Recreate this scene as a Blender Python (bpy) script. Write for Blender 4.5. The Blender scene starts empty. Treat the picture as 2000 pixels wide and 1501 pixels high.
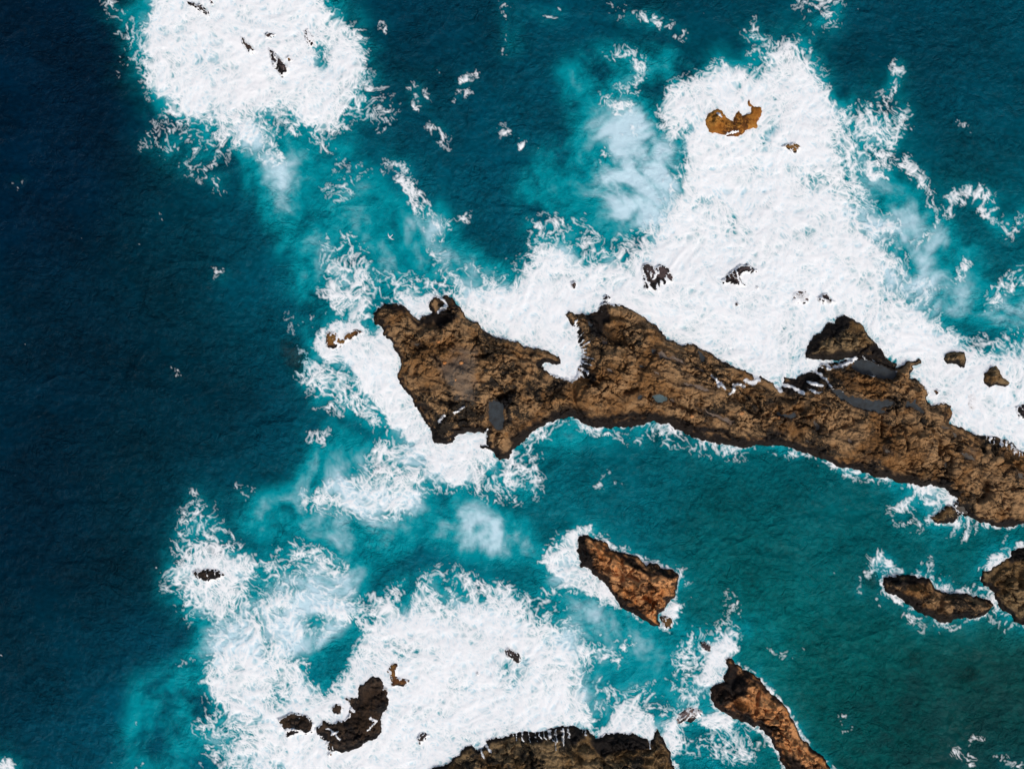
import bpy, math, random
import numpy as np

sc = bpy.context.scene
random.seed(4)
U = 0.06                      # metres per plan unit (the plan is traced from straight above)
CX, CY = 1000.0, 750.5
CAM_H = 170.0

# ---------------------------------------------------------------- camera, sky, sun, exposure
cam = bpy.data.objects.new('camera', bpy.data.cameras.new('camera'))
sc.collection.objects.link(cam); sc.camera = cam
cam.location = (0, 0, CAM_H); cam.rotation_euler = (0, 0, 0)
cam.data.sensor_fit = 'HORIZONTAL'
cam.data.angle = 2*math.atan(1000*U/CAM_H)
cam.data.clip_start = 1.0; cam.data.clip_end = 20000.0

SUN_EL, SUN_AZ = 47.0, 150.0   # azimuth clockwise from north (picture top): light from lower right
world = bpy.data.worlds.new('World'); sc.world = world; world.use_nodes = True
wn = world.node_tree.nodes; wl = world.node_tree.links
bg = wn['Background']; sky = wn.new('ShaderNodeTexSky'); sky.sky_type = 'NISHITA'
sky.sun_disc = False; sky.sun_elevation = math.radians(SUN_EL); sky.sun_rotation = math.radians(SUN_AZ)
sky.air_density = 1.0; sky.dust_density = 4.0; sky.ozone_density = .6
wl.new(sky.outputs[0], bg.inputs[0]); bg.inputs[1].default_value = 0.10
sun_d = bpy.data.lights.new('sun', 'SUN'); sun_d.energy = 1.9; sun_d.angle = math.radians(14); sun_d.color = (1, .985, .96)
sun = bpy.data.objects.new('sun', sun_d); sc.collection.objects.link(sun)
sun.rotation_euler = (math.radians(90-SUN_EL), 0, math.radians(180-SUN_AZ)); sun.location = (0, 0, 150)
vs = sc.view_settings
vs.view_transform = 'Standard'; vs.look = 'None'; vs.gamma = 1.0; vs.use_curve_mapping = False; vs.exposure = 0.08
# ---------------------------------------------------------------- traced outlines (photo plan units, 1 unit = 6 cm)
HEADLAND = [(730,615),(750,592),(767,592),(783,598),(797,607),(810,618),(822,627),(826,618),(837,617),(847,612),(840,602),(835,592),(843,582),(852,575),(862,580),(877,575),(888,585),(900,607),(917,625),(937,632),(957,655),(973,662),(1000,667),(1013,667),(1023,677),(1033,677),(1050,675),(1067,682),(1077,690),(1093,697),(1095,707),(1087,714),(1066,711),(1057,716),(1067,727),(1090,733),(1113,742),(1126,735),(1132,715),(1137,695),(1133,683),(1127,657),(1117,633),(1103,617),(1110,607),(1130,615),(1150,615),(1168,605),(1172,595),(1180,590),(1200,593),(1220,597),(1243,610),(1263,625),(1283,637),(1297,653),(1300,660),(1320,667),(1347,673),(1370,682),(1390,690),(1420,707),(1437,718),(1457,727),(1473,735),(1487,737),(1500,744),(1513,748),(1521,757),(1530,753),(1528,733),(1543,737),(1557,742),(1565,730),(1580,725),(1593,727),(1600,713),(1627,707),(1645,707),(1668,702),(1692,702),(1717,714),(1733,720),(1749,717),(1770,708),(1780,703),(1793,698),(1797,707),(1783,717),(1777,740),(1793,742),(1807,752),(1812,767),(1808,780),(1820,787),(1843,785),(1855,795),(1858,807),(1852,828),(1867,833),(1890,840),(1913,847),(1933,852),(1957,860),(1980,870),(2000,883),(2040,900),(2120,935),(2240,980),(2240,1100),(2100,1060),(2000,1023),(1963,1030),(1933,1025),(1903,1018),(1888,1005),(1872,990),(1867,985),(1864,972),(1843,953),(1820,948),(1800,953),(1783,947),(1760,940),(1733,933),(1707,930),(1687,923),(1660,917),(1633,907),(1600,895),(1567,883),(1543,872),(1500,868),(1480,867),(1457,873),(1430,872),(1400,863),(1370,857),(1343,845),(1320,840),(1300,828),(1283,825),(1260,828),(1230,833),(1207,833),(1180,833),(1160,835),(1147,830),(1133,823),(1113,817),(1093,817),(1073,825),(1050,840),(1030,860),(1000,877),(990,897),(977,897),(967,888),(960,880),(940,873),(937,868),(953,870),(950,850),(940,845),(913,845),(893,850),(883,862),(867,865),(850,863),(847,853),(837,827),(820,803),(808,793),(805,777),(790,753),(777,737),(782,717),(780,700),(770,680),(760,663),(747,643),(735,630)]

# name, outline, height m, edge run (units), colour kind, wet-band width (units), label
ROCKS = [
 ('rocky_headland', HEADLAND, 3.2, 26, 'brown', 11, 'long brown lava headland with tide pools reaching in from the right edge'),
 ('sea_rock', [(1575,703),(1573,690),(1577,677),(1590,660),(1607,643),(1618,630),(1633,633),(1637,623),(1650,615),(1667,622),(1682,633),(1690,647),(1700,663),(1717,678),(1733,697),(1749,709),(1745,718),(1733,716),(1717,710),(1692,699),(1668,700),(1645,704),(1627,703),(1600,703)], 2.6, 20, 'olive', 12, 'triangular dark brown rock with a pointed top just above the headland pools'),
 ('sea_rock', [(1127,1055),(1133,1048),(1147,1047),(1163,1053),(1180,1057),(1193,1072),(1213,1077),(1233,1082),(1247,1090),(1263,1105),(1287,1102),(1300,1110),(1317,1115),(1325,1123),(1322,1133),(1317,1143),(1322,1157),(1317,1170),(1303,1182),(1293,1193),(1286,1203),(1288,1222),(1277,1221),(1253,1208),(1233,1193),(1213,1182),(1200,1163),(1190,1150),(1170,1130),(1153,1110),(1133,1103),(1125,1087),(1128,1070)], 3.4, 22, 'orange', 13, 'fish shaped orange brown rock standing alone in the lagoon'),
 ('sea_rock', [(1289,1203),(1300,1202),(1312,1207),(1313,1217),(1307,1228),(1294,1223)], 1.2, 8, 'olive', 4, 'small dark slab off the lower tip of the orange rock'),
 ('sea_rock', [(1415,1280),(1427,1283),(1440,1295),(1460,1310),(1480,1327),(1498,1343),(1517,1363),(1537,1387),(1550,1413),(1563,1437),(1587,1460),(1610,1483),(1628,1502),(1660,1535),(1660,1580),(1570,1580),(1545,1520),(1527,1490),(1520,1467),(1500,1437),(1480,1417),(1460,1410),(1433,1403),(1410,1390),(1393,1377),(1387,1360),(1392,1340),(1420,1328),(1410,1320),(1417,1310),(1418,1300)], 3.6, 26, 'orange', 16, 'tapering brown rock with a black head running off the bottom edge'),
 ('sea_rock', [(1367,1252),(1377,1253),(1387,1260),(1387,1268),(1378,1268),(1370,1262)], .7, 6, 'black', 5, 'tiny dark rock above the black headed rock at a foam swirl'),
 ('sea_rock', [(1315,1405),(1330,1390),(1345,1382),(1360,1382),(1370,1392),(1363,1402),(1345,1410),(1322,1416)], .45, 10, 'washed', 6, 'low reddish rock half washed over beside the bottom headland'),
 ('sea_cliff', [(843,1497),(867,1493),(890,1480),(903,1463),(920,1455),(933,1463),(947,1462),(950,1447),(967,1440),(983,1437),(1000,1430),(1033,1428),(1067,1425),(1107,1418),(1133,1420),(1150,1427),(1162,1445),(1177,1437),(1197,1432),(1220,1432),(1243,1433),(1263,1437),(1268,1447),(1277,1437),(1280,1420),(1293,1430),(1300,1453),(1310,1467),(1315,1487),(1320,1503),(1335,1600),(820,1600),(835,1510)], 3.4, 30, 'olive', 20, 'broad dark rock shelf along the bottom edge with water running down it'),
 ('sea_rock', [(1727,1128),(1750,1123),(1783,1125),(1813,1130),(1827,1145),(1853,1157),(1887,1158),(1913,1163),(1933,1173),(1940,1182),(1930,1193),(1910,1202),(1883,1207),(1853,1213),(1833,1213),(1810,1200),(1783,1187),(1760,1172),(1727,1153),(1725,1140)], 2.8, 18, 'brown', 13, 'seal shaped brown rock lying left of the right edge cliff'),
 ('sea_cliff', [(1917,1115),(1933,1112),(1957,1093),(1972,1088),(1973,1075),(1983,1067),(2000,1063),(2080,1050),(2130,1150),(2080,1250),(2000,1223),(1983,1213),(1973,1197),(1946,1183),(1937,1160),(1923,1140),(1918,1127)], 3.2, 22, 'olive', 10, 'dark mossy rock mass cut off by the right edge'),
 ('sea_rock', [(1817,1007),(1833,1000),(1853,988),(1868,994),(1874,1004),(1867,1020),(1850,1022),(1827,1021)], 1.2, 10, 'olive', 6, 'low dark rock with white wash beside the lower side of the headland'),
 ('sea_rock', [(1376,232),(1381,217),(1398,212),(1414,216),(1421,230),(1429,233),(1437,224),(1446,216),(1452,226),(1464,221),(1466,210),(1458,204),(1464,197),(1474,208),(1486,208),(1490,219),(1481,229),(1476,236),(1479,249),(1458,256),(1440,268),(1416,268),(1400,260),(1385,260),(1378,246)], 1.5, 10, 'ochre', 0, 'ochre seaweed covered rock in the foam at upper right'),
 ('sea_rock', [(1525,287),(1535,280),(1550,278),(1562,285),(1563,292),(1553,297),(1540,293)], .8, 8, 'red', 4, 'small red brown rock in the foam right of the ochre rock'),
 ('sea_rock', [(1250,520),(1263,515),(1277,522),(1293,517),(1310,528),(1320,548),(1308,552),(1290,557),(1287,573),(1277,567),(1253,560),(1257,547),(1252,533)], 1.3, 10, 'black', 14, 'ragged black rock in white foam above the headland hump'),
 ('sea_rock', [(1437,522),(1457,517),(1477,525),(1477,532),(1455,534),(1447,537),(1450,550),(1457,562),(1440,555),(1413,555),(1410,545),(1423,532)], 1.0, 8, 'black', 12, 'forked black rock in white foam right of the ragged one'),
 ('sea_rock', [(1434,592),(1440,591),(1443,596),(1438,601),(1433,597)], .6, 4, 'black', 5, 'dark pebble sized rock alone in white foam below the forked rock'),
 ('sea_rock', [(1474,559),(1480,558),(1481,565),(1475,566)], .6, 4, 'black', 5, 'dark speck of rock at the lower right of the forked black rock'),
 ('sea_rock', [(1113,550),(1120,547),(1128,550),(1129,560),(1121,565),(1114,558)], .8, 5, 'black', 6, 'small dark rock in a round boil of foam above the headland notch'),
 ('sea_rock', [(1177,579),(1184,576),(1192,580),(1193,587),(1182,590)], .9, 5, 'black', 8, 'black knob of rock at the top corner of the headland hump'),
 ('sea_rock', [(1547,588),(1548,574),(1558,568),(1572,570),(1580,580),(1579,590),(1570,595),(1555,594)], .55, 10, 'washed', 8, 'round half drowned rock, left one of two above the triangular rock'),
 ('sea_rock', [(1593,580),(1605,574),(1615,575),(1625,585),(1634,592),(1620,597),(1610,592),(1605,597),(1597,588)], .75, 9, 'black', 8, 'broken black rock, right one of two above the triangular rock'),
 ('sea_rock', [(1843,703),(1850,688),(1865,685),(1882,687),(1887,703),(1885,720),(1873,720),(1865,712),(1850,713)], 1.8, 9, 'olive', 5, 'square olive brown rock in the surf right of the triangular rock'),
 ('sea_rock', [(1918,748),(1922,730),(1935,718),(1945,714),(1955,728),(1965,740),(1972,748),(1962,756),(1945,750),(1930,757)], 1.7, 9, 'olive', 5, 'kite shaped olive rock in the surf near the right edge'),
 ('sea_rock', [(1888,800),(1890,772),(1900,766),(1906,790),(1902,803)], .4, 8, 'washed', 6, 'low streaked rock under thin wash below the kite shaped rock'),
 ('sea_rock', [(1822,763),(1832,761),(1834,770),(1826,774)], .8, 5, 'red', 3, 'small red brown rock touching the foam side bulge of the headland'),
 ('sea_rock', [(1984,793),(2000,787),(2022,800),(2012,817),(1990,816)], .9, 8, 'black', 8, 'dark rock in foam cut by the right edge above the headland'),
 ('sea_rock', [(367,5),(377,3),(384,9),(390,4),(398,13),(407,27),(405,35),(394,26),(383,16),(370,14)], .8, 6, 'black', 12, 'black jagged rock at the top edge in the upper left foam'),
 ('sea_rock', [(410,-8),(417,-8),(416,13),(411,10)], .8, 5, 'black', 8, 'black sliver of rock on the top edge right of the jagged one'),
 ('sea_rock', [(467,70),(477,73),(487,85),(497,97),(495,105),(488,104),(480,100),(473,85)], .8, 6, 'black', 12, 'slim black rock left of the largest black rock in the upper left foam'),
 ('sea_rock', [(526,92),(540,103),(550,115),(562,128),(564,140),(553,153),(543,143),(533,132),(528,117)], 1.2, 8, 'black', 14, 'largest black rock in the upper left foam with a ragged left side'),
 ('sea_rock', [(515,67),(523,62),(537,68),(529,75),(520,75)], .7, 5, 'black', 8, 'small black rock just above the largest one in the upper left foam'),
 ('sea_rock', [(557,113),(565,110),(573,119),(567,124)], .6, 5, 'red', 5, 'small red black rock right of the largest one in the upper left foam'),
 ('sea_rock', [(595,62),(603,56),(613,73),(616,88),(604,90),(597,78)], .5, 7, 'washed', 4, 'brown rock under streaming water at the right of the upper left foam'),
 ('sea_rock', [(637,650),(645,645),(660,650),(668,660),(675,660),(672,652),(680,647),(692,643),(705,645),(713,652),(700,657),(690,662),(679,671),(665,678),(650,684),(640,680),(637,668)], .8, 8, 'red', 5, 'small red and ochre rock inside a foam ring left of the headland tip'),
 ('sea_rock', [(373,1120),(383,1112),(400,1109),(420,1110),(430,1115),(440,1125),(430,1132),(407,1135),(390,1132)], 1.0, 7, 'darkbrown', 4, 'lens shaped dark rock in swirling foam at lower left'),
 ('sea_rock', [(697,1340),(713,1328),(730,1320),(747,1330),(757,1350),(762,1367),(757,1387),(745,1400),(752,1412),(748,1423),(730,1440),(713,1453),(700,1457),(683,1468),(663,1472),(640,1465),(635,1447),(617,1437),(615,1423),(633,1405),(647,1413),(677,1408),(683,1390),(680,1373),(668,1357),(680,1358),(698,1363),(695,1350)], 2.0, 14, 'darkbrown', 9, 'large black brown boot shaped rock in the bottom left foam'),
 ('sea_rock', [(540,1400),(563,1393),(583,1392),(603,1397),(613,1413),(609,1433),(587,1430),(563,1437),(547,1417)], 1.4, 9, 'darkbrown', 5, 'oval dark brown rock left of the boot shaped rock'),
 ('sea_rock', [(647,1380),(657,1370),(670,1375),(673,1383),(663,1395),(650,1393)], 1.0, 6, 'darkbrown', 6, 'small black brown rock in the hollow of the boot shaped rock'),
 ('sea_rock', [(757,1310),(760,1297),(775,1293),(777,1303),(772,1317),(790,1322),(802,1328),(790,1338),(763,1343),(762,1323)], 1.0, 8, 'red', 5, 'hook shaped dark red brown rock above the boot shaped rock'),
 ('sea_rock', [(813,1443),(820,1432),(833,1428),(839,1433),(831,1447),(820,1453)], .9, 6, 'black', 6, 'small smooth black rock alone in foam right of the boot shaped rock'),
 ('sea_rock', [(927,1312),(933,1308),(937,1315),(930,1320)], .9, 4, 'washed', 3, 'faint rock speck in the middle of the bottom foam field'),
 ('sea_rock', [(985,1266),(995,1264),(1008,1272),(1017,1280),(1017,1291),(1008,1296),(1000,1287),(988,1280)], .55, 7, 'black', 8, 'dark broken rock in the right part of the bottom foam field'),
 ('sea_rock', [(637,1468),(645,1466),(647,1474),(640,1478)], .6, 5, 'red', 3, 'rusty stub of rock at the foot of the boot shaped rock'),
]
POOLS = [  # outline, tone, label or None
 ([(955,785),(968,780),(984,785),(986,820),(982,838),(970,839),(958,826),(952,805)], 0, 'largest oval blue grey pool near the headland tip'),
 ([(1270,770),(1285,768),(1300,773),(1302,780),(1290,786),(1275,784)], 1, 'clear blue green pool on the middle of the headland'),
 ([(1303,778),(1312,779),(1320,784),(1312,787),(1304,784)], 2, None),
 ([(1241,774),(1247,769),(1253,773),(1251,779),(1244,779)], 0, None),
 ([(1363,686),(1370,688),(1377,700),(1374,709),(1365,706)], 0, None),
 ([(1268,681),(1278,681),(1281,690),(1272,692)], 0, None),
 ([(1279,690),(1290,686),(1300,694),(1315,697),(1330,705),(1338,713),(1325,710),(1308,702),(1285,700)], 2, None),
 ([(1345,713),(1360,716),(1376,724),(1365,725),(1350,718)], 2, None),
 ([(1323,744),(1340,748),(1365,752),(1380,760),(1397,763),(1378,765),(1360,760),(1335,752)], 2, None),
 ([(1353,795),(1380,803),(1400,808),(1420,816),(1436,825),(1421,829),(1412,822),(1395,815),(1370,803)], 2, 'long pale grey sliver of pool'),
 ([(1329,729),(1343,733),(1338,739)], 2, None),
 ([(1145,625),(1158,632),(1159,641),(1150,639)], 0, None),
 ([(1245,713),(1259,714),(1257,720),(1247,718)], 0, None),
 ([(1177,663),(1186,665),(1184,674),(1175,672)], 2, None),
 ([(1180,718),(1195,723),(1199,731),(1185,726)], 2, None),
 ([(1273,725),(1283,727),(1280,734),(1274,731)], 2, None),
 ([(1613,757),(1635,763),(1655,771),(1680,778),(1705,781),(1725,780),(1740,786),(1735,792),(1715,798),(1725,806),(1730,811),(1712,807),(1690,802),(1665,796),(1645,785),(1625,772)], 0, 'long dark blue grey channel pool across the headland'),
 ([(1757,780),(1775,785),(1783,778),(1787,790),(1800,803),(1798,808),(1780,797),(1762,795)], 0, None),
 ([(1513,805),(1535,808),(1550,803),(1553,812),(1541,820),(1530,813),(1517,815)], 0, None),
 ([(1855,844),(1865,848),(1869,854),(1858,853)], 3, None),
 ([(1868,877),(1880,883),(1895,893),(1898,900),(1885,897),(1870,886)], 3, None),
 ([(1833,829),(1850,832),(1854,837),(1838,836)], 3, None),
 ([(1718,870),(1728,875),(1733,886),(1722,882)], 3, None),
 ([(1582,820),(1593,825),(1598,840),(1588,838)], 3, None),
 ([(1975,916),(1990,925),(1999,937),(1981,931)], 3, None),
 ([(1647,855),(1660,858),(1659,867),(1648,863)], 2, None),
 ([(1567,858),(1578,860),(1577,865),(1569,863)], 3, None),
 ([(1838,901),(1849,904),(1846,911),(1838,908)], 3, None),
 ([(1866,986),(1880,990),(1895,1000),(1885,1004),(1870,999)], 3, None),
 ([(803,672),(812,668),(823,673),(815,678)], 3, None),
 ([(1668,701),(1690,700),(1717,713),(1735,720),(1748,722),(1752,736),(1740,742),(1715,738),(1690,733),(1668,727),(1660,714)], 0, 'broad dark pool streaked with foam below the triangular rock'),
]
FLATS = [([(852,703),(865,708),(880,700),(905,690),(930,698),(926,725),(926,775),(915,788),(895,772),(875,748),(860,725)], .75),
         ([(878,684),(895,677),(930,690),(930,695),(900,690)], .8), ([(1890,870),(1900,880),(1890,890)], .5)]
CRACKS = [ # (points, width, depth)
 ([(790,668),(815,680),(840,678),(850,695),(860,715)], 4, .8), ([(930,698),(955,690)], 4, 1.0), ([(835,625),(850,630),(870,625)], 10, 2.4),
 ([(1113,742),(1120,770),(1130,800),(1140,830)], 5, 1.4), ([(955,780),(985,775),(1005,760)], 5, 1.2), ([(975,840),(960,870)], 5, 1.0),
 ([(1170,600),(1172,640),(1190,660),(1215,665)], 9, 1.6), ([(1430,770),(1455,790),(1475,810)], 7, 1.6), ([(1470,775),(1481,805)], 5, 1.8), ([(1545,815),(1550,845),(1540,870)], 7, 1.4),
 ([(1715,800),(1716,850)], 3, .9), ([(1760,850),(1765,880)], 3, .7), ([(1808,830),(1812,845),(1830,860),(1832,885)], 4, 1.3), ([(1870,845),(1900,860),(1915,878)], 5, 1.3), ([(1935,875),(1945,890)], 5, 1.3), ([(1975,905),(2000,930)], 5, 1.3),
 ([(1915,940),(1925,960),(1905,975)], 8, 1.3), ([(1490,735),(1510,765)], 6, 1.2), ([(1300,775),(1330,792),(1350,800)], 6, 1.4), ([(1220,765),(1240,760)],6,1.0), ([(1140,740),(1160,750)], 6, 1.6),
 ([(1160,1060),(1170,1090),(1185,1110)], 6, .8), ([(1258,1160),(1272,1180)], 8, 2.0), ([(1200,1110),(1215,1130)], 6, .8), ([(1213,1085),(1215,1110),(1240,1130)], 5, 1.0),
 ([(1827,1145),(1833,1165),(1830,1190)], 5, 1.1), ([(1110,1440),(1130,1480)], 9, 1.4), ([(1165,1445),(1175,1490)], 8, 1.3), ([(1030,1440),(1040,1490)], 6, .9), ([(947,1462),(950,1500)], 6, 1.0), ([(1990,1110),(1985,1140)], 8, 1.2),
 ([(1440,1300),(1420,1345),(1440,1370)], 10, 1.1), ([(1480,1350),(1470,1385)], 6, .8), ([(1540,1420),(1560,1460)], 6, .8)]
BOULDERS = [(1860,918,10),(1843,894,6),(1861,899,7),(1917,895,8),(1942,896,8),(870,709,3.5),(858,668,3.2),(902,709,4),(891,742,2.8),(1348,812,3.6),(1443,806,4.2),(1516,815,3.2),(1733,849,4),(1955,985,5),(1975,985,7)]
DARKPATCH = [ # rock blackened inside these outlines
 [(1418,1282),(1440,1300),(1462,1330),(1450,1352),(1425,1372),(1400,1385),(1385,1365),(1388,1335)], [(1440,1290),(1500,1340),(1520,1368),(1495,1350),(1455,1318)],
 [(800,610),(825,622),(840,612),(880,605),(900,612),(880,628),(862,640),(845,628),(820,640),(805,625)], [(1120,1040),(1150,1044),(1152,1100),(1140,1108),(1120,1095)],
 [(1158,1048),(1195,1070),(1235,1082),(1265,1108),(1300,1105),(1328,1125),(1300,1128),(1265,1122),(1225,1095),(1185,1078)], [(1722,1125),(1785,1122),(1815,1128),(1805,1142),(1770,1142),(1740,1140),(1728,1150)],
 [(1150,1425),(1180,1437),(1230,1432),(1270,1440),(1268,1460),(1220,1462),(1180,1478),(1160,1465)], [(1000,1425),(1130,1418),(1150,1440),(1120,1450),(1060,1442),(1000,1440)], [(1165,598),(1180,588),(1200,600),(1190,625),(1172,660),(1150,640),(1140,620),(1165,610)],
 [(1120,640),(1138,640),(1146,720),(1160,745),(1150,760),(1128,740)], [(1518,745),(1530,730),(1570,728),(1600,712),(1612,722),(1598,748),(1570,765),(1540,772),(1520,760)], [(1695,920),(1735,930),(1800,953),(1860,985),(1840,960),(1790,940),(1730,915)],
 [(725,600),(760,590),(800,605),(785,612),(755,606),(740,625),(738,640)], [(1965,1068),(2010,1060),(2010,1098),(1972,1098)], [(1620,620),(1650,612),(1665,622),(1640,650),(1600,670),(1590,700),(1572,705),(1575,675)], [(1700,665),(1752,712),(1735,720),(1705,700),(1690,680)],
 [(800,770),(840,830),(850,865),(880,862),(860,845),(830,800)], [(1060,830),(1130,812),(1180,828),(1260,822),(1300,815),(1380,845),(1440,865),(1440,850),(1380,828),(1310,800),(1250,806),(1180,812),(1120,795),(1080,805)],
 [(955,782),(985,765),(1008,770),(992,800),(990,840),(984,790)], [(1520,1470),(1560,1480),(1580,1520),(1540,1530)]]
# ---------------------------------------------------------------- foam cover, aeration and water colour (plan units)
FOAM_A = [ # crisp
 (1.0,[(1555,685),(1600,700),(1625,708),(1625,722),(1590,738),(1555,750)]),(1.0,[(1795,745),(1850,775),(1868,800),(1850,812),(1812,792)]),(1.05,[(1048,708),(1097,704),(1134,738),(1108,750),(1058,732)]),(1.0,[(1165,600),(1180,585),(1200,590),(1170,625),(1140,622)]),
 (1.0,[(770,572),(852,568),(850,590),(842,610),(830,620),(810,617),(790,600)]),
 (1.0,[(612,660),(625,640),(655,627),(690,627),(715,640),(730,660),(750,645),(775,690),(785,710),(780,740),(810,790),(830,830),(850,870),(900,846),(945,842),(958,875),(975,900),(960,920),(930,945),(880,940),(840,920),(825,890),(795,860),(760,825),(725,785),(700,735),(670,712),(640,709),(620,692)]),
 (.85,[(1050,1100),(1075,1060),(1110,1032),(1150,1023),(1165,1035),(1160,1047),(1130,1052),(1130,1090),(1155,1115),(1195,1155),(1215,1188),(1190,1180),(1150,1168),(1110,1150),(1080,1125)]),
 (.92,[(1300,1180),(1322,1165),(1335,1180),(1325,1215),(1310,1232),(1290,1230),(1268,1220),(1285,1212)]),
 (.9,[(1418,1242),(1438,1236),(1445,1260),(1430,1285),(1420,1310),(1425,1328),(1392,1345),(1360,1345),(1355,1320),(1380,1295),(1390,1262)]),
 (.92,[(1365,1395),(1390,1385),(1420,1393),(1436,1410),(1430,1428),(1390,1430),(1365,1420)]),
 (.95,[(1160,1440),(1195,1395),(1230,1358),(1252,1385),(1280,1392),(1285,1420),(1278,1440),(1265,1442),(1200,1434),(1165,1446)]),
 (.9,[(1290,1410),(1320,1400),(1335,1425),(1338,1455),(1318,1470),(1300,1452)]),
 (.9,[(1740,990),(1770,962),(1800,950),(1820,947),(1845,952),(1864,972),(1856,988),(1825,985),(1800,990),(1785,1005),(1755,1008)]),
 (.75,[(1920,1112),(1930,1085),(1957,1062),(1955,1092),(1932,1112)]),
 (.9,[(-40,1478),(10,1482),(38,1476),(22,1520),(-40,1540)]),
 (.85,[(1800,1008),(1815,1005),(1830,1022),(1815,1028),(1803,1022)]),
]
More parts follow.
